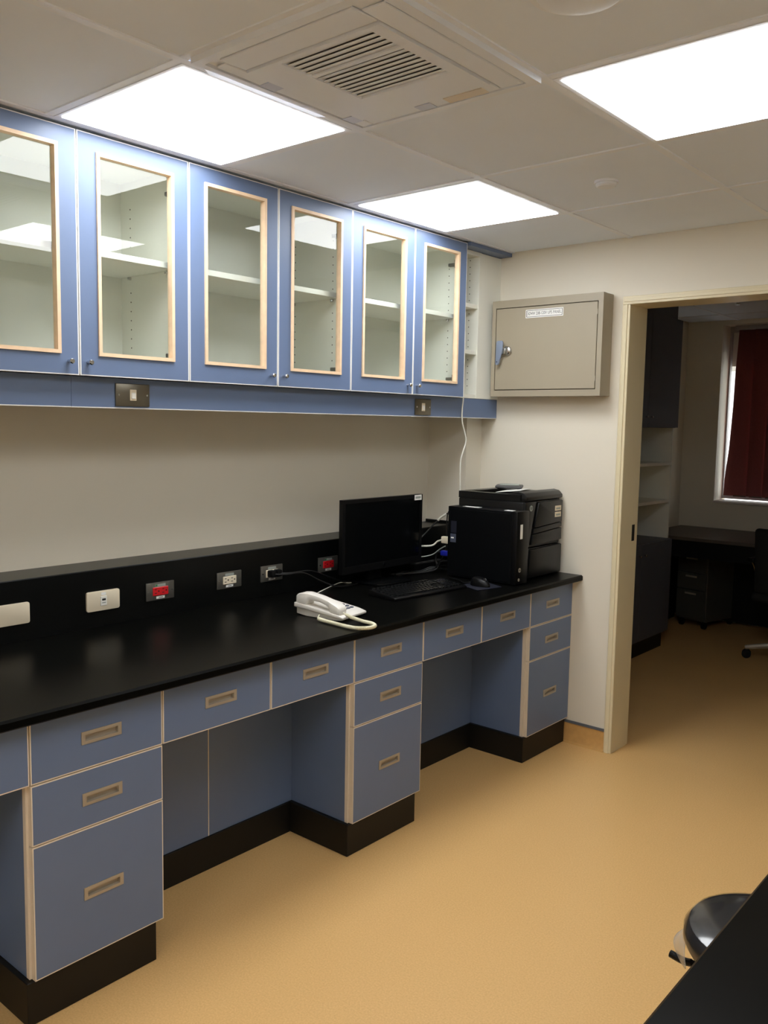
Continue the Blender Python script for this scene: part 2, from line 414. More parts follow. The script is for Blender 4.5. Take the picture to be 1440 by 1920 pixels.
# the same ceiling in the next room
yn = [L + WT + 0.30 + 0.62 * k for k in range(0, 5)]
for x in xl: B(x - TB, L + WT, H - 0.0005, x + TB, YN, H + 0.03).done('grid_bar', 'grid_white', ceil)
for y in yn: B(0, y - TB, H, XW, y + TB, H + 0.03).done('grid_bar', 'grid_white', ceil)
ysn = [L + WT] + yn + [YN]
offl = {(1, 3)}
for i in range(len(xs) - 1):
    for j in range(len(ysn) - 1):
        if (i - 1, j) in offl: continue
        B(xs[i] + 0.008, ysn[j] + 0.008, H + 0.004, xs[i + 1] - 0.008, ysn[j + 1] - 0.008, H + 0.018, 0.003).done('ceiling_tile', 'ceiling_white', ceil)

def ceiling_light(i, j, label):
    x0, y0 = GX + PX * i, GY + PY * j; x1, y1 = x0 + PX, y0 + PY
    t = thing('ceiling_light', label, 'ceiling light', ((x0 + x1) / 2, (y0 + y1) / 2, H), 0, 'square ceiling light panels')
    MB().ring('Z', (x0 + 0.013, y0 + 0.013, x1 - 0.013, y1 - 0.013), (x0 + 0.031, y0 + 0.030, x1 - 0.031, y1 - 0.030), H - 0.001, H + 0.05).done('frame', 'grid_white', t)
    B(x0 + 0.030, y0 + 0.029, H - 0.0035, x1 - 0.030, y1 - 0.029, H + 0.012).done('diffuser', 'lit_diffuser', t)
ceiling_light(0, 0, 'glowing square ceiling panel nearest above the second and third glass doors')
ceiling_light(0, 2, 'glowing square ceiling panel above the farthest glass cabinet doors')
ceiling_light(2, 1, 'glowing square ceiling panel at the upper right, away from the cabinets')
ceiling_light(3, -2, 'added fill light panel over the near right worktop, out of frame')  # unseen light, added to fill the drawer and cabinet fronts

ceiling_light(2, -4, 'added fill light panel behind the viewer, out of frame')  # second unseen light, added for more fill from behind

# air-conditioning cassette
ax0, ay0 = GX + PX * 1, GY; ax1, ay1 = ax0 + PX, ay0 + PY
AC = thing('air_conditioner', 'white ceiling air conditioner cassette with slatted intake grille', 'air conditioner', ((ax0 + ax1) / 2, (ay0 + ay1) / 2, H))
Z0 = H - 0.016
B(1.058, ay0 + 0.020, Z0 + 0.010, ax1 - 0.020, ay1 - 0.020, H + 0.05).done('housing', 'cassette_white', AC)
MB().ring('Z', (1.053, ay0 + 0.005, ax1 - 0.002, ay1 - 0.014), (1.072, ay0 + 0.030, ax1 - 0.030, ay1 - 0.036), Z0 + 0.002, H + 0.003).done('outer_frame', 'cassette_white', AC)
MB().prism([(ay0 + 0.035, H - 0.006), (ay0 + 0.060, Z0 - 0.006), (ay0 + 0.430, Z0 - 0.006), (ay0 + 0.490, H - 0.006)], 1.0500, 1.0515, 'X').done('highlight_fin', 'highlight_fin_white', AC)  # fin added to catch the neighbouring panel's light as a bright line
cx0, cx1, cy0, cy1 = 1.118, 1.540, 1.455, 1.872
gx0, gx1, gy0, gy1 = 1.224, 1.505, 1.468, 1.752
MB().ring('Z', (cx0, cy0, cx1, cy1), (gx0, gy0, gx1, gy1), Z0 + 0.000, Z0 + 0.011).done('centre_panel', 'cassette_white', AC)
B(gx0, gy0, Z0 + 0.0098, gx1, gy1, Z0 + 0.0105).done('filter', 'cassette_dark', AC)
n = 14
for k in range(n):
    y = gy0 + (k + 0.5) * (gy1 - gy0) / n
    M = Matrix.Translation((0, y, Z0 + 0.0055)) @ Matrix.Rotation(R(14), 4, 'X')
    B(gx0 - 0.002, -0.0088, -0.0012, gx1 + 0.002, 0.0088, 0.0012, M=M).done('slat', 'cassette_white', AC)
B(gx0, gy0 + 5.02 * (gy1 - gy0) / n, Z0 + 0.001, gx1, gy0 + 5.6 * (gy1 - gy0) / n, Z0 + 0.0097).done('grille_rail', 'cassette_white', AC)
for (x0, y0, x1, y1, rx, ry) in ((1.078, cy0 - 0.06, cx0 - 0.004, cy1 + 0.05, 0, -2), (cx1 + 0.004, cy0 - 0.06, ax1 - 0.036, cy1 + 0.05, 0, 2),
                                 (cx0, ay0 + 0.038, cx1, cy0 - 0.004, 2, 0), (cx0, cy1 + 0.004, cx1, ay1 - 0.042, -2, 0)):
    c = Vector(((x0 + x1) / 2, (y0 + y1) / 2, Z0 + 0.0065))
    M = Matrix.Translation(c) @ Matrix.Rotation(R(rx), 4, 'X') @ Matrix.Rotation(R(ry), 4, 'Y')
    B(x0 - c.x, y0 - c.y, -0.003, x1 - c.x, y1 - c.y, 0.003, 0.002, M=M).done('vane', 'cassette_white', AC)
mat('tape_blue', (196, 202, 220), 0.3)
for (x, y, a, b) in ((1.098, cy0 + 0.10, 0.040, 0.05), (1.098, cy1 - 0.015, 0.040, 0.045), (cx0 + 0.20, cy1 + 0.030, 0.05, 0.034)):
    B(x - a / 2, y - b / 2, Z0 + 0.0015, x + a / 2, y + b / 2, Z0 + 0.004).done('tape_strip', 'tape_blue', AC)
B(cx0 + 0.27, cy1 + 0.012, Z0 + 0.0015, cx0 + 0.39, cy1 + 0.046, Z0 + 0.004).done('tape_strip', 'edge_cream', AC)

S = thing('smoke_detector', 'small flat white disc set in a ceiling tile', 'smoke detector', (1.346, 2.897, H))
MB().lathe([(0.0, -0.016), (0.030, -0.016), (0.036, -0.012), (0.037, 0.005)], (1.346, 2.897, H), seg=36).done('cap', 'cassette_white', S)
MB().lathe([(0.037, -0.004), (0.041, -0.004), (0.042, 0.006)], (1.346, 2.897, H), seg=36).done('rim', 'grid_white', S)
S = thing('ceiling_speaker', 'round pale ceiling speaker cut off by the top of the picture', 'speaker', (1.925, 1.610, H))
MB().lathe([(0.0, -0.022), (0.055, -0.021), (0.082, -0.014), (0.088, -0.006), (0.088, 0.006)], (1.925, 1.610, H), seg=48).done('grille', 'cassette_white', S)
MB().lathe([(0.088, -0.007), (0.100, -0.006), (0.104, 0.006)], (1.925, 1.610, H), seg=48).done('rim', 'grid_white', S)

# ------------------------------------------------------------------ wall cabinets with glazed doors
def glass_cabinet(y0, ym, y1, label):
    t = thing('wall_cabinet', label, 'cabinet', (0.0, (y0 + y1) / 2, ZB), 0, 'blue wall cabinets with glazed doors')
    zt = H - 0.006; xb = XU - 0.024
    m = MB()
    m.box(0.002, y0 + 0.001, ZB + 0.002, xb, y0 + 0.019, zt); m.box(0.002, y1 - 0.019, ZB + 0.002, xb, y1 - 0.001, zt)
    m.box(0.002, y0 + 0.019, zt - 0.02, xb, y1 - 0.019, zt); m.box(0.002, y0 + 0.019, ZB + 0.002, xb, y1 - 0.019, ZB + 0.022)
    m.box(0.002, y0 + 0.019, ZB + 0.022, 0.012, y1 - 0.019, zt - 0.02)
    m.done('body', 'cabinet_white', t)
    B(0.013, y0 + 0.021, 2.048, 0.330, y1 - 0.021, 2.068, 0.001).done('shelf', 'cabinet_white', t)
    for y in (y0 + 0.0192, y1 - 0.0192):
        s = 1 if y < ym else -1
        for x in (0.29, 0.07):
            B(x - 0.006, y, 2.036, x + 0.006, y + s * 0.012, 2.047, 0.002).done('shelf_pin', 'chrome', t)
        m = MB()
        for x in (0.29, 0.07):
            for k in range(16):
                z = 1.80 + 0.032 * k
                if abs(z - 2.05) > 0.03: m.cyl((x, y - s * 0.001, z), (x, y + s * 0.0006, z), 0.0025, seg=8)
        m.done('peg_holes', 'gap_dark', t, 'stuff')
    for (a, b, kn) in ((y0, ym, 1), (ym, y1, -1)):
        a2, b2 = a + 0.0018, b - 0.0018
        o = (a2 + 0.0035, ZB + 0.003, b2 - 0.0035, zt - 0.003); z0, z1 = 1.738, 2.343; g0, g1 = a + 0.0635, b - 0.0615
        d = MB().ring('X', o, (g0 + 0.004, z0 + 0.004, g1 - 0.004, z1 - 0.004), XU - 0.020, XU).done('door', 'blue_laminate', t)
        MB().ring('X', (a2, ZB, b2, zt), o, XU - 0.0202, XU - 0.0002).done('edge_band', 'edge_white', d)
        MB().ring('X', (g0, z0, g1, z1), (g0 + 0.011, z0 + 0.011, g1 - 0.011, z1 - 0.011), XU - 0.018, XU + 0.006).done('glazing_bead', 'bead_wood', d)
        B(XU - 0.012, g0 + 0.008, z0 + 0.008, XU - 0.008, g1 - 0.008, z1 - 0.008).done('glass_pane', 'cabinet_glass', d)
        ky = (b2 - 0.034) if kn > 0 else (a2 + 0.026)
        MB().lathe([(0.0055, 0.0), (0.0045, 0.010), (0.0075, 0.014), (0.0080, 0.021), (0.0060, 0.024), (0.0, 0.0245)], (XU, ky, 1.7165), 'X', 20).done('knob', 'chrome', d)
        hy = (a + 0.020) if kn > 0 else (b - 0.020); s = 1 if kn > 0 else -1
        for hz in (1.764, 2.296):
            h = MB(); h.box(XU - 0.085, hy, hz - 0.007, XU - 0.030, hy + s * 0.016, hz + 0.007, 0.002)
            h.box(XU - 0.040, hy, hz - 0.020, XU - 0.022, hy + s * 0.030, hz + 0.020, 0.003)
            h.done('hinge', 'steel_plate', d)
    return t
glass_cabinet(0.226, 0.628, U[0], 'blue wall cabinet with glass doors, leftmost and out of frame')
glass_cabinet(U[0], U[1], U[2], 'blue wall cabinet with two wood-beaded glass doors, left end of the row')
glass_cabinet(U[2], U[3], U[4], 'blue wall cabinet with two wood-beaded glass doors, middle of the row')
glass_cabinet(U[4], U[5], U[6], 'blue wall cabinet with two wood-beaded glass doors, nearest the open shelves')

t = thing('open_shelf_unit', 'narrow white open shelf unit between the last glass cabinet and beige panel box', 'shelf', (0, 3.6, ZB))
Y0, Y1 = U[6] + 0.002, 3.618
B(0.002, Y0, ZB, 0.012, Y1, H - 0.02).done('back_panel', 'cabinet_white', t)
B(0.012, Y0, ZB, 0.350, Y0 + 0.016, H - 0.02).done('side_panel', 'cabinet_white', t)
B(0.012, Y1 - 0.016, ZB, 0.336, Y1, H - 0.02).done('side_panel', 'cabinet_white', t)
B(0.012, Y0 + 0.016, H - 0.04, 0.336, Y1 - 0.016, H - 0.02).done('top_panel', 'cabinet_white', t)
B(0.012, Y0 + 0.016, ZB, 0.334, Y1 - 0.016, ZB + 0.018).done('bottom_panel', 'cabinet_white', t)
for z in (2.112, 1.890): B(0.012, Y0 + 0.016, z, 0.330, Y1 - 0.016, z + 0.020, 0.001).done('shelf', 'cabinet_white', t)
m = MB()
for x in (0.28, 0.07):
    for k in range(20):
        z = 1.74 + 0.032 * k
        m.cyl((x, Y1 - 0.0155, z), (x, Y1 - 0.0166, z), 0.0026, seg=8)
m.done('peg_holes', 'gap_dark', t, 'stuff')
tag(B(0.02, 3.6185, ZB, 0.334, L - 0.001, H - 0.021).done('filler_panel', 'cabinet_white'), 'plain white filler panel closing the gap between open shelves and end wall', 'filler panel')
tag(B(0.312, U[6] + 0.002, H - 0.018, 0.396, L - 0.001, H - 0.001).done('ceiling_trim_board', 'blue_laminate'), 'short blue trim board against the ceiling over the open shelves', 'trim board')

# blue valance below the wall cabinets
t = thing('valance', 'long blue valance board under the wall cabinets holding two switch plates', 'valance', (0.3, 2.3, 1.58))
ZV0, ZV1 = 1.5805, ZB - 0.001
for a, b, x in ((0.226, 1.4275, XF), (1.4285, 3.4675, XF), (3.4685, L - 0.001, XF - 0.004)):
    bd = B(x - 0.018, a, ZV0 + 0.003, x, b, ZV1).done('board', 'blue_laminate', t)
    B(x - 0.0182, a, ZV0, x + 0.0003, b, ZV0 + 0.003).done('edge_band', 'edge_white', bd)
B(0.02, 0.226, ZV1 - 0.020, XF - 0.018, 3.43, ZV1 - 0.002).done('bottom_panel', 'cabinet_white', t)

def switch_plate(y0, y1, label):
    t = thing('switch_plate', label, 'switch', (XF, (y0 + y1) / 2, 1.59), 0, 'switch plates on the valance')
    yc = (y0 + y1) / 2; zc = 1.6245
    B(XF, y0, 1.588, XF + 0.006, y1, 1.661, 0.0025, 2).done('plate', 'bronze_plate', t)
    r = B(XF + 0.004, yc - 0.012, zc - 0.018, XF + 0.008, yc + 0.012, zc + 0.018, 0.001).done('switch_frame', 'ivory', t)
    B(XF + 0.006, yc - 0.008, zc - 0.013, XF + 0.0115, yc + 0.008, zc + 0.008, 0.002).done('rocker', 'white_plastic', r)
    for y in (y0 + 0.011, y1 - 0.011): MB().cyl((XF + 0.005, y, zc), (XF + 0.0072, y, zc), 0.0035, seg=12).done('screw', 'chrome', t)
switch_plate(1.579, 1.706, 'bronze metal switch plate with ivory rocker below the second glass door')
switch_plate(3.114, 3.231, 'bronze metal switch plate with ivory rocker below the last glass door')

# ------------------------------------------------------------------ bench: worktop, ledge, drawer units
m = MB().prism([(0.0, ZCB), (XC - 0.004, ZCB), (XC, ZCB + 0.004), (XC, ZC - 0.006), (XC - 0.006, ZC), (0.0, ZC)], -0.35, L - 0.001, 'Y')
tag(m.done('worktop', 'black_top'), 'long black worktop running along the left wall', 'worktop')
m = MB().prism([(0.0005, ZC + 0.0005), (XL, ZC + 0.0005), (XL, ZL - 0.003), (XL - 0.003, ZL), (0.0005, ZL)], -0.35, 3.661, 'Y')
tag(m.done('ledge', 'black_splash'), 'black raised service ledge with sockets behind the worktop', 'ledge')
tag(B(0.0005, 3.652, ZL + 0.0005, 0.168, 3.6615, ZL + 0.014).done('end_splash', 'black_splash'), 'thin black strip on the ledge at the corner pier', 'strip')

def drawer(parent, y0, y1, z0, z1):
    a, b, c, d = y0 + 0.0018, y1 - 0.0018, z0 + 0.0018, z1 - 0.0018
    o = (a + 0.003, c + 0.003, b - 0.003, d - 0.003)
    yc, zc = (y0 + y1) / 2 + 0.004, (z0 + z1) / 2 - 0.001
    hy, hz = 0.059, 0.0170
    hole = (yc - hy + 0.004, zc - hz + 0.004, yc + hy - 0.004, zc + hz - 0.004)
    f = MB().ring('X', o, hole, XD - 0.018, XD).done('drawer', 'blue_laminate', parent)
    MB().ring('X', (a, c, b, d), o, XD - 0.0182, XD - 0.0002).done('edge_band', 'edge_cream', f)
    h = MB().ring('X', (yc - hy, zc - hz, yc + hy, zc + hz), (yc - hy + 0.011, zc - hz + 0.008, yc + hy - 0.011, zc + hz - 0.009), XD - 0.002, XD + 0.0025)
    i = (yc - hy + 0.0112, zc - hz + 0.0082, yc + hy - 0.0112, zc + hz - 0.0092)
    h.ring('X', (i[0] - 0.001, i[1] - 0.001, i[2] + 0.001, i[3] + 0.001), i, XD - 0.009, XD)
    h.box(XD - 0.0105, i[0] - 0.001, i[1] - 0.001, XD - 0.0085, i[2] + 0.001, i[3] + 0.001)
    h.done('handle', 'handle_metal', f)
ZT = ZCB - 0.001
def pedestal(y0, y1, label):
    t = thing('drawer_pedestal', label, 'drawer unit', (XR, (y0 + y1) / 2, 0), 0, 'blue three-drawer pedestals under the worktop')
    B(0.02, y0 - 0.004, Z3 + 0.001, XD - 0.034, y1 - 0.004, ZT).done('body', 'blue_laminate', t)
    B(XD - 0.034, y0 - 0.004, Z3 + 0.001, XD - 0.0192, y1 - 0.004, ZT).done('front_edge', 'edge_cream', t)
    B(0.02, y0 - 0.017, 0, XD - 0.007, y1 - 0.022, Z3, 0.002).done('plinth', 'plinth_black', t)
    for a, b in ((Z1, ZT), (Z2, Z1), (Z3, Z2)): drawer(t, y0, y1, a, b)
def knee(y0, ym, y1, label, seam=None):
    t = thing('knee_drawer_unit', label, 'drawer unit', (XR, (y0 + y1) / 2, 0), 0, 'paired drawers over the knee spaces')
    for a, b in ((y0, ym), (ym, y1)): drawer(t, a, b, Z1, ZT)
    B(XR, y0 - 0.003, Z1 + 0.004, XD - 0.019, y1 - 0.005, ZT).done('rail_box', 'blue_laminate', t)
    e = [y0 - 0.003] + ([seam] if seam else []) + [y1 - 0.005]
    for k in range(len(e) - 1):
        B(XR - 0.018, e[k] + (0.002 if k else 0), Z3 + 0.001, XR, e[k + 1] - (0.002 if k < len(e) - 2 else 0), Z1 + 0.004).done('back_panel', 'blue_laminate', t)
    if seam: B(XR - 0.018, seam - 0.0019, Z3 + 0.001, XR + 0.0006, seam + 0.0019, Z1 + 0.003).done('seam_strip', 'edge_cream', t)
    B(XR - 0.018, y0 - 0.021, 0, XR + 0.006, y1 - 0.018, Z3, 0.001).done('plinth', 'plinth_black', t)
pedestal(D[0], D[1], 'blue three-drawer pedestal nearest the viewer at the left edge')
pedestal(D[3], D[4], 'blue three-drawer pedestal in the middle, in front of the telephone')
pedestal(D[6], D[7], 'blue three-drawer pedestal at the far end below the printer')
knee(0.230, 0.630, D[0], 'pair of blue knee-space drawers cut off by the left edge')
knee(D[1], D[2], D[3], 'pair of blue drawers over the knee space left of the middle pedestal', 1.822)
knee(D[4], D[5], D[6], 'pair of blue drawers over the far knee space in front of the keyboard')
# ------------------------------------------------------------------ sockets on the ledge
ZO0, ZO1, ZOM = 0.8965, 0.9615, 0.929
def metal_outlet(y0, y1, colour, label, plugs=0):
    t = thing('power_outlet', label, 'outlet', (XL, (y0 + y1) / 2, ZO0), 0, 'metal socket plates on the ledge')
    yc = (y0 + y1) / 2
    B(XL + 0.0002, y0, ZO0, XL + 0.006, y1, ZO1, 0.0018, 2).done('plate', 'steel_plate', t)
    for y in (y0 + 0.010, y1 - 0.010): MB().cyl((XL + 0.005, y, ZOM), (XL + 0.0070, y, ZOM), 0.003, seg=12).done('screw', 'chrome', t)
    f = B(XL + 0.004, yc - 0.033, ZOM - 0.016, XL + 0.009, yc + 0.033, ZOM + 0.015, 0.0015).done('receptacle', colour, t)
    for s in (-1, 1):
        for (dy, dz, a, b) in ((-0.006, 0.007, 0.004, 0.0013), (-0.006, -0.006, 0.0045, 0.0013), (0.007, 0.0005, 0.0026, 0.0026)):
            y = yc + s * 0.016 + dy
            B(XL + 0.0085, y - a, ZOM + dz - b, XL + 0.0094, y + a, ZOM + dz + b).done('slot', 'dark_slot', f)
    s = B(XL + 0.0055, yc - 0.022, ZOM + 0.0165, XL + 0.0064, yc + 0.022, ZOM + 0.0265).done('upper_sticker', 'sticker_grey', t)
    if colour == 'red_plastic': B(XL + 0.0062, yc - 0.021, ZOM + 0.018, XL + 0.0067, yc - 0.013, ZOM + 0.025).done('printed_mark', 'green_print', s)
    s = B(XL + 0.0055, yc - 0.018, ZOM - 0.0275, XL + 0.0064, yc + 0.018, ZOM - 0.0185).done('lower_sticker', 'sticker_white', t)
    B(XL + 0.0062, yc - 0.008, ZOM - 0.0245, XL + 0.0067, yc + 0.010, ZOM - 0.0222).done('printed_mark', 'ink', s)
    return t
def rounded_plate(y0, y1):
    return MB().prism([(y + c * 0.006, z + d * 0.006) for (y, z, pts) in
        ((y0, ZO0 - 0.003, ((0, 1), (0.3, 0.3), (1, 0))), (y1, ZO0 - 0.003, ((-1, 0), (-0.3, 0.3), (0, 1))), (y1, ZO1, ((0, -1), (-0.3, -0.3), (-1, 0))), (y0, ZO1, ((1, 0), (0.3, -0.3), (0, -1)))) for c, d in pts],
        XL + 0.0002, XL + 0.009, 'X', 0.0015)
t = thing('blank_plate', 'blank ivory wall plate cut off by the left edge', 'wall plate', (XL, 1.30, ZO0)); rounded_plate(1.236, 1.361).done('plate', 'ivory', t)
t = thing('network_outlet', 'ivory wall plate with one white network jack', 'outlet', (XL, 1.625, ZO0))
rounded_plate(1.562, 1.688).done('plate', 'ivory', t)
j = B(XL + 0.007, 1.613, ZOM - 0.019, XL + 0.011, 1.637, ZOM + 0.014, 0.001).done('jack', 'white_plastic', t)
B(XL + 0.0105, 1.618, ZOM - 0.001, XL + 0.0114, 1.632, ZOM + 0.006).done('port', 'dark_slot', j)
B(XL + 0.0105, 1.618, ZOM - 0.010, XL + 0.0113, 1.632, ZOM - 0.007).done('printed_mark', 'sticker_grey', j)
B(XL + 0.0085, 1.616, ZOM + 0.017, XL + 0.0094, 1.634, ZOM + 0.027).done('sticker', 'sticker_white', t)
metal_outlet(1.798, 1.918, 'red_plastic', 'bright red double socket in a steel plate, beside the ivory jack plate')
metal_outlet(2.118, 2.239, 'ivory', 'empty ivory double socket in a steel plate, between red socket and plugs')
metal_outlet(2.341, 2.460, 'ivory', 'ivory double socket in a steel plate with two black plugs inserted')
metal_outlet(2.671, 2.793, 'red_plastic', 'shaded red double socket in a steel plate beside the monitor')
for k, (y, pts, lab) in enumerate(((2.384, [(0.205, 2.384, 0.929), (0.225, 2.44, 0.925), (0.23, 2.53, 0.92), (0.25, 2.62, 0.875), (0.27, 2.72, 0.842), (0.24, 2.90, 0.840)], 'left black plug and cord in the ivory socket'),
                                   (2.416, [(0.205, 2.416, 0.929), (0.225, 2.47, 0.928), (0.222, 2.58, 0.922), (0.215, 2.70, 0.88), (0.205, 2.82, 0.842), (0.20, 2.96, 0.840)], 'right black plug and cord in the ivory socket'))):
    t = thing('mains_cable', lab, 'cord', (XL, y, 0.929))
    B(XL + 0.0096, y - 0.014, 0.915, XL + 0.040, y + 0.013, 0.945, 0.006, 2).done('plug', 'black_plastic', t)
    MB().tube(pts, 0.0032).done('cord', 'cable_black', t)

# ------------------------------------------------------------------ monitor
MX, MY0, MY1, MZ0, MZ1 = 0.30, 2.690, 3.236, 0.900, 1.220
t = thing('monitor', 'black flat-screen monitor switched off on the worktop', 'monitor', (0.27, 2.963, ZC))
bz = MB().ring('X', (MY0, MZ0, MY1, MZ1), (MY0 + 0.016, MZ0 + 0.030, MY1 - 0.016, MZ1 - 0.017), MX - 0.022, MX).done('bezel', 'black_plastic', t)
B(MX - 0.020, MY0 + 0.014, MZ0 + 0.028, MX - 0.003, MY1 - 0.014, MZ1 - 0.015).done('screen', 'black_gloss', t)
B(MX - 0.050, MY0 + 0.03, MZ0 + 0.03, MX - 0.0205, MY1 - 0.03, MZ1 - 0.03, 0.012, 2).done('rear_shell', 'black_matte', t)
MB().prism([(2.92, ZC + 0.012), (3.01, ZC + 0.012), (2.995, 1.03), (2.935, 1.03)], MX - 0.075, MX - 0.050, 'X', 0.004).done('stand_neck', 'black_plastic', t)
MB().prism([(0.185, 2.86), (0.215, 2.840), (0.36, 2.850), (0.385, 2.88), (0.39, 2.963), (0.385, 3.05), (0.36, 3.08), (0.215, 3.086), (0.185, 3.066)], ZC + 0.0003, ZC + 0.013, 'Z', 0.003).done('stand_base', 'black_gloss', t)
st = B(MX - 0.0005, MY1 - 0.060, MZ1 - 0.026, MX + 0.0006, MY1 - 0.008, MZ1 - 0.002).done('asset_sticker', 'sticker_white', t)
B(MX + 0.0005, MY1 - 0.054, MZ1 - 0.019, MX + 0.0010, MY1 - 0.016, MZ1 - 0.009).done('printed_mark', 'sticker_grey', st)
lg = MB().cyl((MX - 0.0003, 2.966, MZ0 + 0.015), (MX + 0.0008, 2.966, MZ0 + 0.015), 0.009, seg=28).done('logo_disc', 'chrome', t)
text('logo_letters', 'hp', 0.014, (MX + 0.0008, 2.966, MZ0 + 0.016), (0, 1, 0.0), (0, 0.18, 1), 'black_gloss', lg)
B(MX - 0.014, MY1 - 0.09, MZ0 - 0.003, MX - 0.004, MY1 - 0.03, MZ0 + 0.0005, 0.001).done('control_buttons', 'printer_grey', t)

# ------------------------------------------------------------------ keyboard
t = thing('keyboard', 'black computer keyboard lying in front of the monitor', 'keyboard', (0.555, 2.895, ZC), R(-5))
kl, kd = 0.448, 0.158
MB().prism([(-kd / 2, 0.0006), (kd / 2, 0.0006), (kd / 2, 0.010), (kd / 2 - 0.008, 0.013), (-kd / 2 + 0.010, 0.026), (-kd / 2, 0.022)], -kl / 2, kl / 2, 'Y', 0.002).done('keyboard_body', 'black_plastic', t, world=False)
keys = MB(); rows = [(0.060, 15, 'f'), (0.036, 15, 'n'), (0.017, 15, 'n'), (-0.002, 15, 'n'), (-0.021, 15, 'n'), (-0.040, 15, 's')]
def key(yc, xc, w, d=0.0155):
    z = 0.0195 - (xc) * 0.088
    M = Matrix.Translation((xc, yc, z)) @ Matrix.Rotation(R(5), 4, 'Y')
    keys.prism([(-w / 2, -0.002), (w / 2, -0.002), (w / 2 - 0.0022, 0.0055), (-w / 2 + 0.0022, 0.0055)], -d / 2, d / 2, 'X', M=M)
for ri in range(6):
    xc = -0.060 + 0.0215 * ri + (0.004 if ri else -0.002)
    y = -kl / 2 + 0.012
    if ri == 5:
        for w in (0.024, 0.022, 0.022, 0.108, 0.022, 0.022, 0.022, 0.024): key(y + w / 2, xc, w - 0.003); y += w + 0.001
    else:
        n = 15; wl = (0.019, 0.019, 0.026, 0.030, 0.038)[ri]
        if ri == 0:
            for k in range(13): key(y + 0.0095 + k * 0.0195 + (0.006 * ((k + 3) // 4)), xc, 0.0155, 0.013)
        else:
            key(y + wl / 2, xc, wl - 0.003); yy = y + wl
            while yy < -kl / 2 + 0.012 + 0.262: key(yy + 0.0095, xc, 0.016); yy += 0.0191
    for k in range(3):
        if ri in (3,) : continue
        if ri == 4 and k != 1: continue
        key(0.072 + 0.0195 * k, xc, 0.016)
    if ri:
        for k in range(4): key(0.140 + 0.0195 * k, xc, 0.016)
keys.done('keys', 'key_top', t, 'stuff', world=False)

# ------------------------------------------------------------------ mouse on its pad
tag(MB().prism([(0.605, 3.140), (0.722, 3.094), (0.752, 3.235), (0.640, 3.286), (0.59, 3.27)], ZC + 0.0004, ZC + 0.004, 'Z', 0.001).done('mouse_pad', 'pad_navy'), 'small navy mouse pad between the keyboard and the computer tower', 'mouse pad')
t = thing('mouse', 'black computer mouse resting on the navy pad', 'mouse', (0.672, 3.188, ZC + 0.0045), R(-8))
def blob(n, m, f):
    vs = [f(i / n, j / m) for i in range(n) for j in range(m + 1)]
    fs = [(i * (m + 1) + j, ((i + 1) % n) * (m + 1) + j, ((i + 1) % n) * (m + 1) + j + 1, i * (m + 1) + j + 1) for i in range(n) for j in range(m)]
    return vs, fs
def mouse_f(u, v):
    a = 2 * math.pi * u; h = math.cos(v * math.pi / 2); r = math.sin(v * math.pi / 2) ** 0.7
    return (0.052 * r * math.cos(a), 0.030 * r * math.sin(a) * (1 - 0.12 * math.cos(a)), 0.001 + 0.036 * h ** 0.8 * (1 - 0.25 * r * math.cos(a)))
vs, fs = blob(28, 10, lambda u, v: mouse_f(u, max(v, 0.001)))
MB().raw(vs, fs + [tuple(i * 11 + 10 for i in range(28)), tuple(i * 11 for i in range(28))]).done('shell', 'black_plastic', t, world=False)
MB().lathe([(0.0, -0.003), (0.008, -0.003), (0.009, 0.0), (0.008, 0.003), (0.0, 0.003)], (0.026, 0, 0.0285), 'Y', 16).done('wheel', 'printer_grey', t, world=False)
MB().tube([(-0.050, 0, 0.010), (-0.09, -0.01, 0.001), (-0.15, 0.02, 0.001), (-0.22, 0.03, 0.001)], 0.0018).done('cord', 'cable_black', t, world=False)

# ------------------------------------------------------------------ computer tower
PX0, PX1, PY0, PY1, PZ0, PZ1 = 0.402, 0.782, 3.302, 3.402, ZC + 0.004, 1.168
t = thing('computer_tower', 'slim black desktop computer standing upright before the printer', 'computer', (0.59, 3.352, ZC))
B(PX0, PY0, PZ0, PX1 - 0.030, PY1, PZ1, 0.003).done('case', 'black_case', t)
B(PX1 - 0.030, PY0 - 0.001, PZ0, PX1, PY1 + 0.001, PZ1 + 0.001, 0.006, 2).done('front_bezel', 'black_plastic', t)
B(PX0 + 0.012, PY0 - 0.0015, PZ0 + 0.01, PX1 - 0.034, PY0 + 0.001, PZ1 - 0.01, 0.001).done('side_panel', 'black_case', t)
for x in (PX0 + 0.03, PX1 - 0.06): B(x - 0.012, PY0 + 0.012, ZC + 0.0004, x + 0.012, PY1 - 0.012, PZ0 + 0.001).done('foot', 'black_matte', t)
B(PX1 - 0.0005, PY0 + 0.026, 1.045, PX1 + 0.0006, PY0 + 0.046, 1.110).done('serial_sticker', 'sticker_white', t)
lg = MB().cyl((PX1 - 0.0005, PY0 + 0.030, 0.905), (PX1 + 0.0007, PY0 + 0.030, 0.905), 0.010, seg=28).done('logo_disc', 'handle_metal', t)
text('logo_letters', 'hp', 0.015, (PX1 + 0.0007, PY0 + 0.030, 0.906), (0, 1, 0), (0, 0.18, 1), 'black_gloss', lg)
MB().cyl((PX1 - 0.0005, PY0 + 0.024, 0.862), (PX1 + 0.0015, PY0 + 0.024, 0.862), 0.007, seg=20).done('power_button', 'handle_metal', t)
B(PX0 + 0.020, PY0 - 0.0022, 1.045, PX0 + 0.052, PY0 - 0.0014, 1.100).done('regulatory_label', 'pad_navy', t)
B(PX0 + 0.018, PY0 - 0.0022, 1.000, PX0 + 0.050, PY0 - 0.0014, 1.040).done('regulatory_label', 'phone_key', t)
B(PX0 + 0.022, PY0 - 0.0026, 1.018, PX0 + 0.038, PY0 - 0.0020, 1.024).done('printed_mark', 'sticker_white', t)
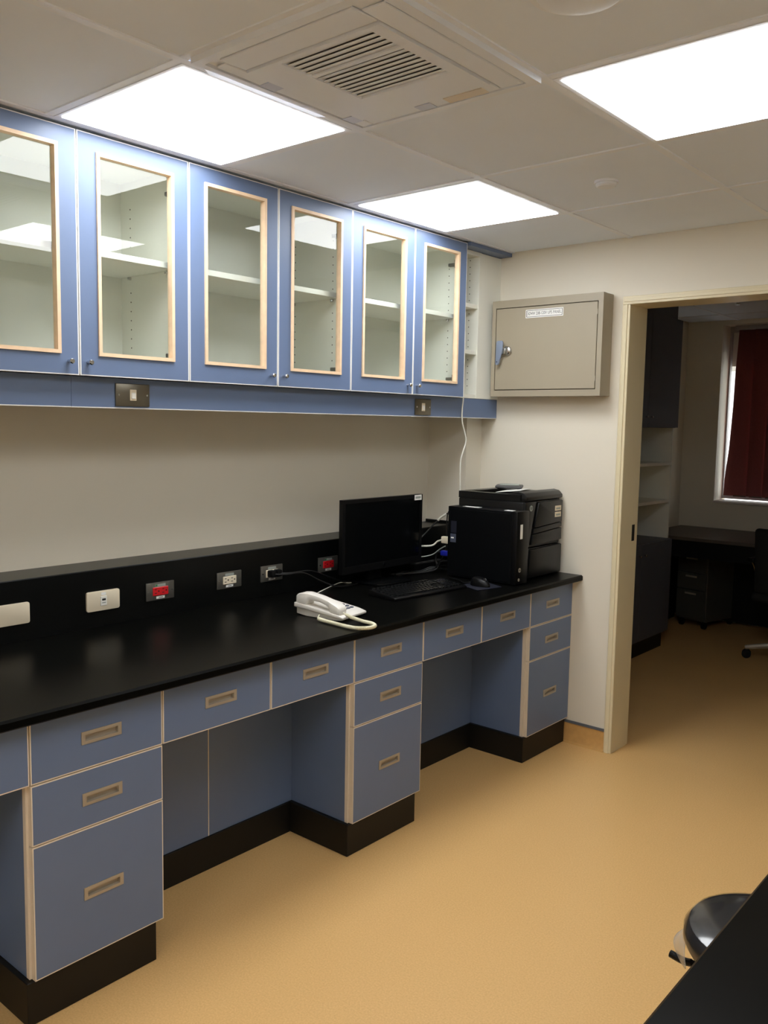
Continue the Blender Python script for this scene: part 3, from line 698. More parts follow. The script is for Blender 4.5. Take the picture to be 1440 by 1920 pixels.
B(PX0 + 0.06, PY0 + 0.03, PZ1 - 0.0002, PX0 + 0.15, PY0 + 0.06, PZ1 + 0.0008).done('top_sticker', 'sticker_white', t)
B(PX1 - 0.085, PY0 + 0.02, PZ1 - 0.0002, PX1 - 0.04, PY0 + 0.05, PZ1 + 0.0008).done('top_sticker', 'sticker_white', t)
for k in range(5): B(PX0 - 0.001, PY0 + 0.015, 1.06 - 0.012 * k, PX0 + 0.001, PY1 - 0.02, 1.066 - 0.012 * k).done('slot_cover', 'steel_plate', t)

# ------------------------------------------------------------------ printer
RX0, RX1, RY0, RY1, RZ1 = 0.368, 0.742, 3.432, 3.772, 1.232
RT = 0.985                                      # top of the lower paper drawer
t = thing('printer', 'large black laser printer with extra paper drawer against the end wall', 'printer', (0.55, 3.6, ZC))
B(RX0, RY0, ZC + 0.006, RX1 - 0.012, RY1, RT - 0.002, 0.006, 2).done('lower_body', 'printer_black', t)
up_ = B(RX0, RY0, RT, RX1 - 0.012, RY1, 1.200, 0.006, 2).done('upper_body', 'printer_black', t)
# top: rim around the output bin, with a swelling front edge
MB().ring('Z', (RX0, RY0, RX1 - 0.03, RY1), (RX0 + 0.05, RY0 + 0.035, RX1 - 0.12, RY1 - 0.045), 1.200, RZ1).done('top_rim', 'printer_black', t)
MB().raw([(RX0 + 0.05, RY0 + 0.035, 1.205), (RX1 - 0.12, RY0 + 0.035, 1.222), (RX1 - 0.12, RY1 - 0.045, 1.222), (RX0 + 0.05, RY1 - 0.045, 1.205),
          (RX0 + 0.05, RY0 + 0.035, 1.199), (RX1 - 0.12, RY0 + 0.035, 1.199), (RX1 - 0.12, RY1 - 0.045, 1.199), (RX0 + 0.05, RY1 - 0.045, 1.199)],
         [(0, 1, 2, 3), (4, 5, 6, 7), (0, 1, 5, 4), (1, 2, 6, 5), (2, 3, 7, 6), (3, 0, 4, 7)]).done('output_bin', 'black_matte', t)
MB().prism([(RX1 - 0.125, 1.229), (RX1 - 0.05, 1.246), (RX1 - 0.02, 1.240), (RX1 - 0.002, 1.222), (RX1 - 0.002, 1.206), (RX1 - 0.125, 1.206)], RY0 + 0.012, RY1 + 0.003, 'Y', 0.004).done('control_panel', 'printer_black', t)
def face(name, poly, x0, x1, m='printer_black', bev=0.004):
    return MB().prism(poly, x0, x1, 'X', bev).done(name, m, t)
face('front_cover', [(RY0 + 0.082, 1.078), (RY1 - 0.004, 1.092), (RY1 - 0.004, 1.196), (RY0 + 0.122, 1.196), (RY0 + 0.112, 1.188)], RX1 - 0.014, RX1 + 0.004)
face('manual_tray', [(RY0 + 0.074, 1.050), (RY1 - 0.004, 1.066), (RY1 - 0.004, 1.088), (RY0 + 0.080, 1.074)], RX1 - 0.014, RX1 + 0.002, bev=0.003)
face('paper_drawer', [(RY0 + 0.056, 0.998), (RY1 - 0.004, 1.004), (RY1 - 0.004, 1.062), (RY0 + 0.072, 1.046)], RX1 - 0.014, RX1 + 0.003)
face('left_cheek', [(RY0, 0.990), (RY0 + 0.046, 0.990), (RY0 + 0.100, 1.200), (RY0, 1.200)], RX1 - 0.014, RX1 - 0.002)
face('lower_cheek', [(RY0, ZC + 0.006), (RY0 + 0.030, ZC + 0.006), (RY0 + 0.046, 0.984), (RY0, 0.984)], RX1 - 0.014, RX1 - 0.002)
face('extra_paper_drawer', [(RY0 + 0.036, ZC + 0.010), (RY1 - 0.002, ZC + 0.010), (RY1 - 0.002, 0.982), (RY0 + 0.052, 0.978)], RX1 - 0.014, RX1 + 0.004)
lg = MB().cyl((RX1 - 0.0025, RY0 + 0.052, 1.170), (RX1 - 0.0008, RY0 + 0.052, 1.170), 0.0135, seg=32).done('logo_disc', 'sticker_grey', t)
text('logo_letters', 'hp', 0.021, (RX1 - 0.0008, RY0 + 0.052, 1.172), (0, 1, 0), (0, 0.18, 1), 'black_gloss', lg)
for z in (1.158, 1.128):
    s = B(RX1 + 0.0035, RY1 - 0.078, z - 0.012, RX1 + 0.0048, RY1 - 0.020, z + 0.012).done('asset_sticker', 'ivory', t)
    B(RX1 + 0.0046, RY1 - 0.068, z - 0.006, RX1 + 0.0052, RY1 - 0.028, z + 0.003).done('printed_mark', 'sticker_grey', s)
B(RX1 + 0.0035, RY1 - 0.075, 1.099, RX1 + 0.0045, RY1 - 0.024, 1.103).done('model_name', 'printer_grey', t)
M = Matrix.Translation((0.590, 3.560, 1.2395)) @ Matrix.Rotation(R(14), 4, 'Z') @ Matrix.Rotation(R(-6), 4, 'Y')
tag(B(-0.055, -0.085, 0, 0.062, 0.085, 0.0018, M=M).done('paper_sheet', 'sticker_white'), 'white sheet of paper lying in the printer output bin', 'paper')
t = thing('card_reader', 'small grey and black card reader on top of the printer', 'card reader', (0.515, 3.655, 1.240), R(28))
B(-0.068, -0.058, 0.0035, 0.062, 0.058, 0.018, 0.006, 2).done('casing', 'printer_grey', t, world=False)
B(-0.050, -0.044, 0.0175, 0.046, 0.044, 0.0215, 0.002).done('top_plate', 'sticker_grey', t, world=False)
for x in (-0.05, 0.045):
    for y in (-0.04, 0.04): MB().cyl((x, y, -0.003), (x, y, 0.004), 0.008, seg=12).done('foot', 'black_matte', t, world=False)

# ------------------------------------------------------------------ cables behind the monitor and tower
def cord(name, label, pts, r, m, cat='cable', group=None):
    return tag(MB().tube(pts, r).done(name, m), label, cat, group)
t = thing('display_cable', 'black cable with white tag arching from the tower to the monitor', 'cable', (0.30, 3.36, ZC))
MB().tube([(0.40, 3.35, 1.128), (0.355, 3.352, 1.122), (0.31, 3.345, 1.088), (0.265, 3.30, 1.02), (0.245, 3.22, 0.965), (0.25, 3.10, 0.96)], 0.0042).done('cord', 'cable_black', t)
MB().tube([(0.358, 3.3515, 1.1232), (0.333, 3.348, 1.108), (0.312, 3.3455, 1.0895)], 0.0058).done('white_tag', 'cable_white', t)
cord('power_cable', 'thin black cable looping up behind the tower', [(0.40, 3.385, 1.142), (0.362, 3.39, 1.146), (0.335, 3.392, 1.12), (0.330, 3.392, 1.05), (0.33, 3.39, 0.95), (0.30, 3.36, 0.845)], 0.0030, 'cable_black')
t = thing('video_cable', 'blue-plugged video cable at the back of the tower', 'cable', (0.36, 3.33, ZC))
B(0.350, 3.316, 0.925, 0.401, 3.345, 0.950, 0.005, 2).done('plug', 'plug_blue', t)
MB().tube([(0.352, 3.330, 0.938), (0.325, 3.330, 0.935), (0.315, 3.33, 0.90), (0.33, 3.32, 0.86), (0.30, 3.25, 0.845), (0.24, 3.12, 0.845)], 0.0045).done('cord', 'cable_black', t)
t = thing('white_plug_cable', 'white-plugged cable at the back of the tower', 'cable', (0.36, 3.33, ZC))
B(0.352, 3.318, 0.985, 0.401, 3.338, 1.018, 0.004, 2).done('plug', 'ivory', t)
MB().tube([(0.354, 3.328, 1.0), (0.325, 3.328, 0.99), (0.30, 3.31, 0.968), (0.24, 3.24, 0.965), (0.215, 3.1, 0.955)], 0.0042).done('cord', 'cable_white', t)
cord('loose_cable', 'thin pale cable hanging below the white-plugged cable', [(0.385, 3.31, 0.975), (0.35, 3.31, 0.955), (0.31, 3.30, 0.925), (0.26, 3.24, 0.915), (0.22, 3.15, 0.925)], 0.0026, 'sticker_grey')
for k, lab in enumerate(('black cable dropping from the tower to the worktop, nearest the keyboard', 'black cable lying on the worktop behind the monitor base', 'black cable coiled beside the power strip behind the monitor')):
    y = 3.318 + 0.022 * k; z = 0.905 - 0.02 * k
    cord('tangled_cable', lab, [(0.395, y, z), (0.350, y, z - 0.012), (0.318 - 0.02 * k, y - 0.01, 0.858), (0.285 - 0.02 * k, y - 0.06, 0.8405), (0.262 - 0.022 * k, y - 0.15, 0.8405), (0.255 - 0.02 * k, 3.11 - 0.01 * k, 0.8405)], 0.0034, 'cable_black', group='tangled black cables')
t = thing('power_adapter', 'black power strip with pale sockets behind the monitor', 'power strip', (0.24, 3.38, ZC))
B(0.185, 3.27, ZC + 0.0005, 0.235, 3.52, ZC + 0.036, 0.005, 2).done('strip_body', 'black_plastic', t)
for k in range(4): B(0.200, 3.30 + 0.055 * k, ZC + 0.0355, 0.222, 3.33 + 0.055 * k, ZC + 0.0375, 0.001).done('socket', 'printer_grey', t)
cord('white_cable', 'long white cable hanging from the open shelves past the valance behind the printer',
     [(0.358, 3.462, 1.99), (0.357, 3.464, 1.80), (0.358, 3.464, 1.69), (0.350, 3.467, 1.62), (0.349, 3.472, 1.56), (0.352, 3.490, 1.51), (0.354, 3.500, 1.468), (0.350, 3.482, 1.415), (0.346, 3.470, 1.37), (0.345, 3.472, 1.29), (0.346, 3.474, 1.20), (0.340, 3.48, 1.02), (0.32, 3.5, 0.845)], 0.0034, 'cable_white')

# ------------------------------------------------------------------ telephone
PH = thing('telephone', 'white corded desk telephone near the front of the worktop', 'telephone', (0.598, 2.308, ZC), R(8)); PH.scale = (0.93, 0.93, 0.93)
def phl(x, y, z):
    v = Matrix.Rotation(R(-8), 3, 'Z') @ Vector((x - 0.598, y - 2.308, z - ZC)); return tuple(v / 0.93)
def hull(name, secs, m, parent=PH, bev=0.003):
    # a body lofted through rectangular sections (x, y0, y1, z0, z1)
    vs = []; fs = []
    for x, a, b, c, d in secs: vs += [(x, a, c), (x, b, c), (x, b, d), (x, a, d)]
    n = len(secs)
    for i in range(n - 1):
        for k in range(4): fs.append((4 * i + k, 4 * i + (k + 1) % 4, 4 * i + 4 + (k + 1) % 4, 4 * i + 4 + k))
    fs += [(0, 1, 2, 3), tuple(4 * n - 4 + k for k in range(4))]
    tb = bmesh.new(); vv = [tb.verts.new(v) for v in vs]
    for f in fs: tb.faces.new([vv[i] for i in f])
    bmesh.ops.recalc_face_normals(tb, faces=tb.faces[:])
    if bev: bmesh.ops.bevel(tb, geom=tb.edges[:], offset=bev, segments=2, profile=0.5, affect='EDGES')
    return MB()._add(tb).done(name, m, parent, world=False)
hull('lower_shell', [(-0.112, -0.074, 0.078, 0.006, 0.034), (-0.06, -0.078, 0.080, 0.001, 0.030), (0.08, -0.078, 0.080, 0.001, 0.016), (0.110, -0.074, 0.076, 0.004, 0.010)], 'phone_body')
hull('upper_shell', [(-0.118, -0.084, 0.084, 0.033, 0.052), (-0.06, -0.085, 0.086, 0.029, 0.046), (0.085, -0.085, 0.086, 0.014, 0.026), (0.120, -0.080, 0.082, 0.009, 0.018)], 'phone_body')
hs = hull('handset', [(-0.112, -0.080, -0.026, 0.048, 0.078), (-0.098, -0.082, -0.024, 0.044, 0.089), (-0.064, -0.082, -0.024, 0.042, 0.092), (-0.050, -0.078, -0.028, 0.064, 0.091), (0.0, -0.076, -0.030, 0.063, 0.084), (0.044, -0.077, -0.029, 0.050, 0.073), (0.056, -0.082, -0.024, 0.028, 0.070), (0.088, -0.082, -0.024, 0.024, 0.058), (0.100, -0.079, -0.027, 0.024, 0.047)], 'phone_body', bev=0.006)
for i in range(4):
    for j in range(3):
        x, y = -0.002 + 0.022 * i, 0.012 + 0.023 * j
        z = 0.0405 - 0.138 * (x + 0.06) + 0.006
        M = Matrix.Translation((x, y, z)) @ Matrix.Rotation(R(7.5), 4, 'Y')
        B(-0.006, -0.008, -0.002, 0.006, 0.008, 0.003, 0.0015, M=M).done('key', 'phone_key', PH, world=False)
M = Matrix.Translation((-0.055, 0.035, 0.0475)) @ Matrix.Rotation(R(6.5), 4, 'Y')
B(-0.025, -0.036, -0.001, 0.025, 0.036, 0.0012, M=M).done('name_card', 'sticker_white', PH, world=False)
# coiled cord: leaves the side of the base, loops over the worktop, ends at the front of the handset
path = [Vector(phl(*p)) for p in ((0.627, 2.222, 0.854), (0.636, 2.205, 0.846), (0.664, 2.200, 0.8435), (0.72, 2.196, 0.8435), (0.79, 2.190, 0.8435), (0.835, 2.196, 0.8440), (0.862, 2.225, 0.8445), (0.858, 2.262, 0.8440), (0.825, 2.285, 0.8435), (0.780, 2.282, 0.846), (0.735, 2.268, 0.856), (0.706, 2.262, 0.868))]
Q = []
for i in range(len(path) - 1):
    a, b, c, d = path[max(0, i - 1)], path[i], path[i + 1], path[min(len(path) - 1, i + 2)]
    for k in range(40):
        s = k / 40; Q.append(0.5 * ((2 * b) + (c - a) * s + (2 * a - 5 * b + 4 * c - d) * s * s + (3 * b - a - 3 * c + d) * s ** 3))
Q.append(path[-1]); helix = []; nr = None; th = 0
for i, p in enumerate(Q):
    tg = (Q[min(len(Q) - 1, i + 1)] - Q[max(0, i - 1)]).normalized()
    if nr is None: nr = tg.orthogonal().normalized()
    nr = (nr - tg * nr.dot(tg)).normalized(); bi = tg.cross(nr)
    f = i / (len(Q) - 1); rad = 0.0055 * min(1, max(0, (f - 0.09) / 0.03)) * min(1, max(0, (0.97 - f) / 0.03))
    step = (Q[min(len(Q) - 1, i + 1)] - p).length
    for k in range(3):
        q = p + (Q[min(len(Q) - 1, i + 1)] - p) * k / 3; th += step / 3 / 0.0042 * 2 * math.pi
        helix.append(q + nr * rad * math.cos(th) + bi * rad * math.sin(th))
MB().tube(helix, 0.0021, 6, 1).done('coiled_cord', 'cable_cream', PH, world=False)
MB().tube([phl(*p) for p in ((0.500, 2.318, 0.860), (0.470, 2.330, 0.850), (0.40, 2.40, 0.8385), (0.31, 2.51, 0.8385), (0.25, 2.63, 0.8385), (0.205, 2.74, 0.8385), (0.192, 2.80, 0.841), (0.215, 2.825, 0.8385), (0.205, 2.87, 0.8385), (0.180, 2.93, 0.8385), (0.176, 3.02, 0.850))], 0.0024).done('line_cord', 'cable_white', PH, world=False)

# ------------------------------------------------------------------ electrical panel on the end wall
EX0, EX1, EZ0, EZ1, EY = 0.357, 0.952, 1.690, 2.156, L - 0.100
t = thing('electrical_panel', 'beige metal electrical panel box on the end wall beside the doorway', 'electrical panel', ((EX0 + EX1) / 2, L, EZ0))
MB().ring('Y', (EX0, EZ0, EX1, EZ1), (EX0 + 0.020, EZ0 + 0.030, EX1 - 0.024, EZ1 - 0.036), EY, EY + 0.030).done('front_frame', 'panel_beige', t)
B(EX0, EY + 0.028, EZ0, EX1, L - 0.0005, EZ1, 0.002).done('box', 'panel_beige', t)
B(EX0 + 0.019, EY + 0.010, EZ0 + 0.029, EX1 - 0.023, EY + 0.029, EZ1 - 0.035).done('door_gap', 'gap_dark', t)
d = B(EX0 + 0.0235, EY + 0.001, EZ0 + 0.0335, EX1 - 0.0285, EY + 0.015, EZ1 - 0.0395, 0.0015).done('door', 'panel_beige', t)
MB().lathe([(0.022, 0.0), (0.024, -0.006), (0.020, -0.014), (0.012, -0.018), (0.0, -0.018)], (0.452, EY + 0.001, 1.912), 'Y', 28).done('lock', 'chrome', d)
MB().prism([(0.399, 1.846), (0.409, 1.842), (0.419, 1.848), (0.436, 1.905), (0.440, 1.952), (0.434, 1.960), (0.408, 1.960), (0.402, 1.952)], EY - 0.030, EY - 0.021, 'Y', 0.002).done('handle', 'tag_blue', d)
B(0.412, EY - 0.022, 1.895, 0.446, EY - 0.010, 1.925, 0.003).done('handle_stem', 'chrome', d)
MB().cyl((0.4085, EY - 0.031, 1.858), (0.4085, EY - 0.029, 1.858), 0.0035, seg=12).done('handle_rivet', 'phone_key', d)
pl = B(0.547, EY - 0.0006, 2.0635, 0.750, EY + 0.0012, 2.1025).done('name_plate', 'sticker_white', d)
MB().ring('Y', (0.5515, 2.0675, 0.7455, 2.0985), (0.5540, 2.0695, 0.7430, 2.0965), EY - 0.0010, EY - 0.0004).done('plate_border', 'ink', d)
text('plate_lettering', '3\u00d84W 208-120V UPS PANEL', 0.0215, (0.6485, EY - 0.0008, 2.083), (1, 0, 0), (0, 0, 1), 'ink', d, sx=0.70)
for z in (EZ0 + 0.08, EZ1 - 0.085): B(EX1 - 0.030, EY - 0.0008, z - 0.012, EX1 - 0.0255, EY + 0.004, z + 0.012).done('hinge_pin', 'panel_beige', d)

# ------------------------------------------------------------------ near worktop on the right and the stool under it
NX, NZ = 2.420, 0.8355
t = thing('side_worktop', 'black worktop in the lower right corner of the picture', 'worktop', (2.9, 1.8, 0))
MB().prism([(NX + 0.004, NZ - 0.03), (XW - 0.001, NZ - 0.03), (XW - 0.001, NZ), (NX + 0.005, NZ), (NX, NZ - 0.005), (NX, NZ - 0.026)], 0.60, 3.3, 'Y').done('top', 'black_top', t)
B(2.92, 0.63, 0.10, XW - 0.002, 3.27, NZ - 0.0305).done('back_cabinet', 'blue_laminate', t)
B(2.96, 0.65, 0, XW - 0.002, 3.25, 0.10).done('plinth', 'plinth_black', t)
for y in (0.62, 3.26): B(NX + 0.06, y, 0, 2.92, y + 0.025, NZ - 0.0305).done('end_panel', 'blue_laminate', t)

def film():
    m = bpy.data.materials.new('wrap_white'); m.use_nodes = True; nt = m.node_tree; b = nt.nodes['Principled BSDF']
    b.inputs['Base Color'].default_value = (0.55, 0.53, 0.5, 1); b.inputs['Roughness'].default_value = 0.2; b.inputs['Alpha'].default_value = 0.42
    MATS['wrap_white'] = m
film()
SX, SY = 2.300, 1.925
t = thing('stool', 'black round stool with plastic-wrapped seat tucked under the right worktop', 'stool', (SX, SY, 0))
MB().lathe([(0.0, 0.395), (0.150, 0.396), (0.168, 0.404), (0.177, 0.422), (0.176, 0.440), (0.165, 0.457), (0.140, 0.468), (0.100, 0.474), (0.0, 0.476)], (SX, SY, 0), seg=48).done('seat', 'seat_black', t)
MB().lathe([(0.1785, 0.420), (0.1775, 0.442), (0.166, 0.459), (0.141, 0.470), (0.09, 0.4765), (0.0, 0.4785)], (SX, SY, 0), seg=48).done('seat_wrap', 'plastic_film', t)
F = [[(2.135, 1.935, 0.412), (2.133, 1.900, 0.418), (2.140, 1.868, 0.420), (2.152, 1.838, 0.420)],
     [(2.122, 1.925, 0.402), (2.118, 1.893, 0.402), (2.130, 1.862, 0.408), (2.152, 1.830, 0.410)],
     [(2.104, 1.918, 0.386), (2.112, 1.888, 0.384), (2.128, 1.858, 0.392), (2.156, 1.822, 0.397)],
     [(2.096, 1.912, 0.372), (2.112, 1.882, 0.366), (2.134, 1.850, 0.374), (2.160, 1.816, 0.382)],
     [(2.098, 1.902, 0.362), (2.120, 1.876, 0.352), (2.142, 1.846, 0.356), (2.166, 1.812, 0.366)]]
vs = [p for r_ in F for p in r_]
fs = [(i * 4 + j, (i + 1) * 4 + j, (i + 1) * 4 + j + 1, i * 4 + j + 1) for i in range(4) for j in range(3)]
w_ = MB().raw(vs, fs).done('loose_wrap', 'wrap_white', t)
ss = w_.modifiers.new('smooth', 'SUBSURF'); ss.levels = 2; ss.render_levels = 2
sm = w_.modifiers.new('thick', 'SOLIDIFY'); sm.thickness = 0.0006
B(SX - 0.10, SY - 0.07, 0.380, SX + 0.10, SY + 0.07, 0.396, 0.004).done('seat_plate', 'black_matte', t)
MB().tube([(SX - 0.02, SY - 0.005, 0.378), (SX - 0.08, SY - 0.020, 0.372), (SX - 0.135, SY - 0.036, 0.350), (SX - 0.165, SY - 0.038, 0.340), (SX - 0.202, SY - 0.036, 0.343)], lambda f: 0.005 if f < 0.62 else 0.0085, 10).done('lever', 'black_plastic', t)
MB().cyl((SX, SY, 0.085), (SX, SY, 0.25), 0.025).done('column', 'black_plastic', t)
MB().cyl((SX, SY, 0.25), (SX, SY, 0.382), 0.014).done('gas_piston', 'chrome', t)
for k in range(5):
    a = R(72 * k + 20); c, s = math.cos(a), math.sin(a)
    MB().tube([(SX + 0.015 * c, SY + 0.015 * s, 0.105), (SX + 0.12 * c, SY + 0.12 * s, 0.088), (SX + 0.225 * c, SY + 0.225 * s, 0.066)], lambda f: 0.019 - 0.007 * f, 8).done('leg', 'black_plastic', t)
    px, py = SX + 0.225 * c, SY + 0.225 * s
    MB().cyl((px - 0.012 * s, py + 0.012 * c, 0.027), (px + 0.012 * s, py - 0.012 * c, 0.027), 0.0265, seg=18).done('caster', 'black_matte', t)
    MB().cyl((px, py, 0.045), (px, py, 0.068), 0.006, seg=8).done('caster_stem', 'chrome', t)
# ------------------------------------------------------------------ the dark next room
win = bpy.data.objects.new('window_1', None); COL.objects.link(win); win.location = (WX0, YN, WZ0); tag(win, 'window of the next room behind dark red blinds', None, None, 'structure')
MB().ring('Y', (WX0, WZ0 + 0.02, WX1, WZ1), (WX0 + 0.014, WZ0 + 0.050, WX1 - 0.030, WZ1 - 0.045), YN + 0.17, YN + 0.21).done('window_frame', 'window_frame', win)
B(1.10, YN + 0.172, WZ0 + 0.050, 1.14, YN + 0.208, WZ1 - 0.045).done('mullion', 'window_frame', win)
for a, b in ((WX0 + 0.014, 1.10), (1.14, WX1 - 0.030)): B(a, YN + 0.187, WZ0 + 0.050, b, YN + 0.193, WZ1 - 0.045).done('pane', 'window_glass', win)
B(WX0, YN - 0.02, WZ0 - 0.005, WX1, YN + 0.168, WZ0 + 0.012, 0.003).done('window_sill', 'sill_white', win)
structure('blocker', B(-0.1, YN + 0.26, 2.06, 3.4, YN + 0.9, 2.75), 'wall_paint', 'added canopy outside the window of the next room')  # block added to cut sky light in the upper window gap
nb = thing('bright_backdrop', 'added pale building seen through the gap beside the red blind', 'backdrop', (1, 13, -6))  # pale sunlit mass added so the gap by the blind turns white
B(-9, 12.5, -6, 11, 16, 6).done('backdrop_wall', 'edge_white', nb)
for x in range(-7, 10, 3): B(x, 12.45, 3.2, x + 1.4, 12.52, 4.8).done('window', 'gap_dark', nb)
YS = YN + 0.120
t = thing('vertical_blind', 'dark red vertical blind hanging in the window of the next room', 'blind', (1.1, YS, WZ0))
B(WX0 + 0.06, YS - 0.020, WZ1 - 0.035, WX1 - 0.01, YS + 0.020, WZ1 - 0.001, 0.003).done('head_rail', 'window_frame', t)
k = 0; x = 0.372
while x < WX1 - 0.13:
    a = R(10 + 4 * math.sin(k * 1.7)); w2 = 0.066; n = 5; vs = []
    for z, f in ((WZ1 - 0.037, 0), (1.995, 0.20), (1.74, 0.24), (1.40, 0.42), (1.14, 0.72), (1.012, 0.76)):
        for i in range(n):
            g = i / (n - 1); u = -w2 + 2 * w2 * g
            vs.append((x + w2 + u * math.cos(a) - (0.074 * f * (1 - g) if k == 0 else 0), YS + u * math.sin(a) + 0.006 * (1 - (u / w2) ** 2), z))
    fs = [(r * n + i, r * n + i + 1, r * n + n + i + 1, r * n + n + i) for r in range(5) for i in range(n - 1)]
    o = MB().raw(vs, fs).done('slat', 'blind_red', t); sm = o.modifiers.new('thick', 'SOLIDIFY'); sm.thickness = 0.0012
    B(x + 0.02, YS - 0.003, 1.006, x + 2 * w2 - 0.012, YS + 0.003, 1.016).done('slat_weight', 'gap_dark', o)
    x += 0.124; k += 1

t = thing('storage_cupboard', 'tall dark blue storage cupboard with open middle shelves in the next room', 'cupboard', (0.2, 5.0, 0))
CY0, CY1, CX = L + WT + 0.05, 5.995, 0.400
B(0.002, CY0, 0, CX - 0.03, CY1 - 0.04, 0.110).done('plinth', 'plinth_black', t)
B(0.002, CY0, 0.110, CX - 0.02, CY1, 0.775).done('lower_body', 'dark_blue_laminate', t)
B(0.002, CY0, 1.550, CX - 0.02, CY1, 2.290).done('upper_body', 'dark_blue_laminate', t)
B(0.002, CY0, 2.292, CX - 0.04, CY1, H - 0.001).done('top_filler', 'dark_blue_laminate', t)
B(0.002, CY0, 0.775, 0.014, CY1 - 0.001, 1.550).done('shelf_back', 'cabinet_white', t)
for y in (CY0, 4.96, CY1 - 0.018): B(0.014, y, 0.775, CX - 0.03, y + 0.018, 1.550).done('shelf_side', 'cabinet_white', t)
for z in (1.030, 1.292): B(0.014, CY0 + 0.018, z, CX - 0.03, CY1 - 0.018, z + 0.020).done('shelf', 'cabinet_white', t)
yy = [CY0 + (CY1 - CY0) * k / 4 for k in range(5)]
for k in range(4):
    for z0, z1, kz in ((0.114, 0.772, 0.70), (1.553, 2.287, 1.62)):
        d = B(CX - 0.0195, yy[k] + 0.002, z0, CX, yy[k + 1] - 0.002, z1, 0.001).done('door', 'dark_blue_laminate', t)
        ky = yy[k + 1] - 0.04 if k % 2 == 0 else yy[k] + 0.04
        MB().lathe([(0.005, 0.0), (0.0045, 0.010), (0.008, 0.016), (0.0, 0.024)], (CX, ky, kz), 'X', 14).done('knob', 'chrome', d)

t = thing('office_desk', 'grey-topped desk under the window of the next room', 'desk', (1.2, 6.7, 0))
B(0.02, 6.315, 0.725, 2.3, YN - 0.001, 0.750, 0.003).done('top', 'desk_grey', t)
B(0.02, 6.335, 0.600, 2.3, 6.355, 0.7245).done('apron', 'black_matte', t)
B(0.02, 6.98, 0.03, 2.3, 7.0, 0.7245).done('modesty_panel', 'black_matte', t)
for x in (0.02, 2.26): B(x, 6.37, 0, x + 0.04, 6.97, 0.7245, 0.003).done('leg', 'black_matte', t)
t = thing('mobile_pedestal', 'low grey mobile drawer pedestal under the desk of the next room', 'pedestal', (0.352, 6.872, 0), R(-14))
B(-0.130, -0.20, 0.060, 0.130, 0.20, 0.590, 0.004).done('body', 'pedestal_grey', t, world=False)
for z0, z1 in ((0.075, 0.30), (0.305, 0.435), (0.44, 0.575)):
    d = B(-0.126, -0.218, z0, 0.126, -0.2005, z1, 0.002).done('drawer', 'pedestal_grey', t, world=False)
    B(-0.05, -0.224, z1 - 0.035, 0.05, -0.2175, z1 - 0.020, 0.002).done('handle', 'handle_metal', d, world=False)
for x in (-0.10, 0.10):
    for y in (-0.17, 0.17):
        MB().cyl((x - 0.01, y, 0.029), (x + 0.01, y, 0.029), 0.0285, seg=16).done('caster', 'black_matte', t, world=False)
        MB().cyl((x, y, 0.05), (x, y, 0.062), 0.008, seg=8).done('caster_stem', 'black_matte', t, world=False)

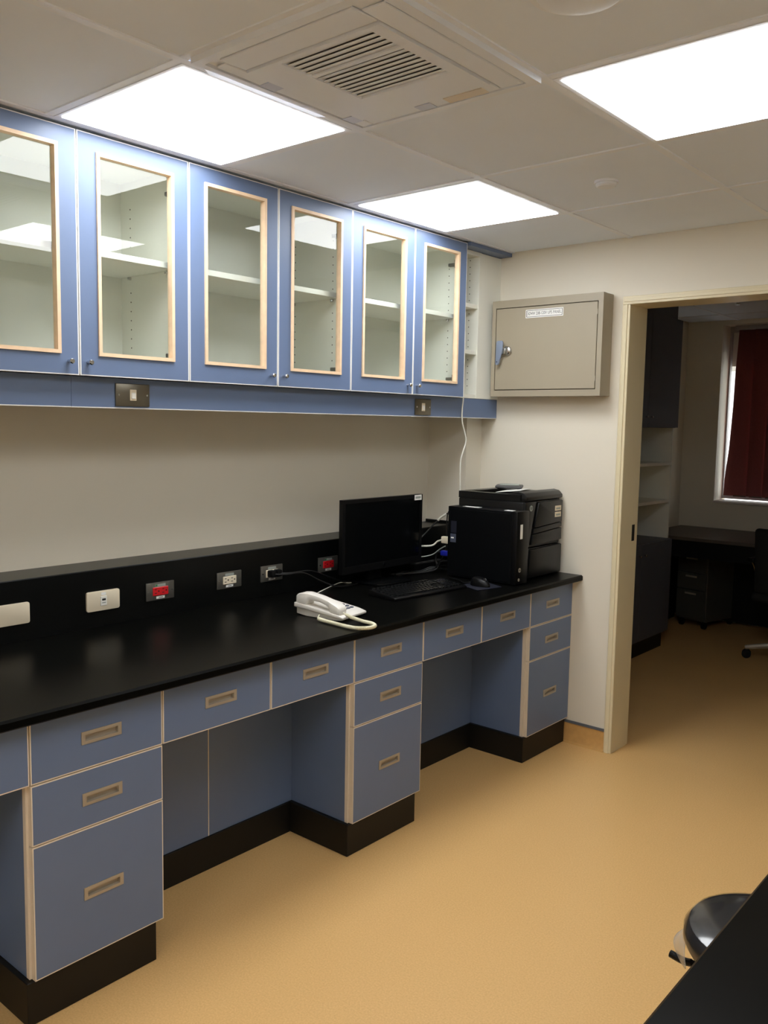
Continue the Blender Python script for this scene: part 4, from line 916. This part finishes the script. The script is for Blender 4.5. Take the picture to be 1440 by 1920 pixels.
t = thing('office_chair', 'black swivel chair at the desk of the next room, cut by the right edge', 'chair', (1.225, 6.14, 0), R(-8))
bs = MB().box(-0.215, -0.030, 0.470, 0.215, 0.030, 0.905, 0.028, 3)
o = bs.done('backrest', 'chair_fabric', t, world=False)
for v in o.data.vertices: v.co.y += -0.25 + 0.9 * v.co.x ** 2 + 0.10 * (0.69 - v.co.z)
B(-0.235, -0.215, 0.410, 0.235, 0.225, 0.475, 0.028, 3).done('seat', 'chair_fabric', t, world=False)
MB().tube([(0, -0.10, 0.405), (0, -0.27, 0.41), (0, -0.30, 0.52), (0, -0.285, 0.66)], 0.014, 10).done('back_bracket', 'black_plastic', t, world=False)
for s in (-1, 1):
    MB().tube([(s * 0.20, 0.02, 0.412), (s * 0.272, 0.02, 0.44), (s * 0.278, -0.06, 0.60), (s * 0.274, -0.12, 0.665)], 0.010, 8).done('arm_support', 'chrome', t, world=False)
    B(s * 0.274 - 0.025, -0.16, 0.660, s * 0.274 + 0.025, 0.10, 0.690, 0.011, 2).done('armrest', 'black_plastic', t, world=False)
MB().cyl((0, 0, 0.10), (0, 0, 0.41), 0.026, 0.018).done('gas_column', 'black_plastic', t, world=False)
for k in range(5):
    a = R(72 * k + 126 + 6); c, s = math.cos(a), math.sin(a)
    MB().tube([(0.02 * c, 0.02 * s, 0.112), (0.16 * c, 0.16 * s, 0.100), (0.315 * c, 0.315 * s, 0.072)], lambda f: 0.024 - 0.009 * f, 8).done('leg', 'handle_metal', t, world=False)
    px, py = 0.305 * c, 0.305 * s
    MB().cyl((px - 0.02 * s, py + 0.02 * c, 0.030), (px + 0.02 * s, py - 0.02 * c, 0.030), 0.0295, seg=18).done('caster', 'black_matte', t, world=False)
    MB().cyl((px, py, 0.05), (px, py, 0.075), 0.007, seg=8).done('caster_stem', 'chrome', t, world=False)

x0, y0 = GX + PX * 1, yn[2]
t = thing('unlit_ceiling_light', 'switched-off square ceiling light in the dark next room', 'ceiling light', (x0 + PX / 2, y0 + 0.31, H))
MB().ring('Z', (x0 + 0.013, y0 + 0.013, x0 + PX - 0.013, y0 + 0.607), (x0 + 0.031, y0 + 0.030, x0 + PX - 0.031, y0 + 0.590), H - 0.001, H + 0.05).done('frame', 'grid_white', t)
B(x0 + 0.030, y0 + 0.029, H + 0.003, x0 + PX - 0.030, y0 + 0.591, H + 0.012).done('diffuser', 'cassette_white', t)
t = thing('sprinkler', 'small chrome sprinkler head on the ceiling of the next room', 'sprinkler', (0.784, 5.93, H))
MB().lathe([(0.0, -0.012), (0.030, -0.010), (0.036, 0.0), (0.036, 0.004)], (0.784, 5.93, H), seg=28).done('escutcheon', 'chrome', t)
MB().lathe([(0.010, -0.010), (0.010, -0.035), (0.016, -0.037), (0.016, -0.040), (0.0, -0.040)], (0.784, 5.93, H), seg=16).done('head', 'chrome', t)
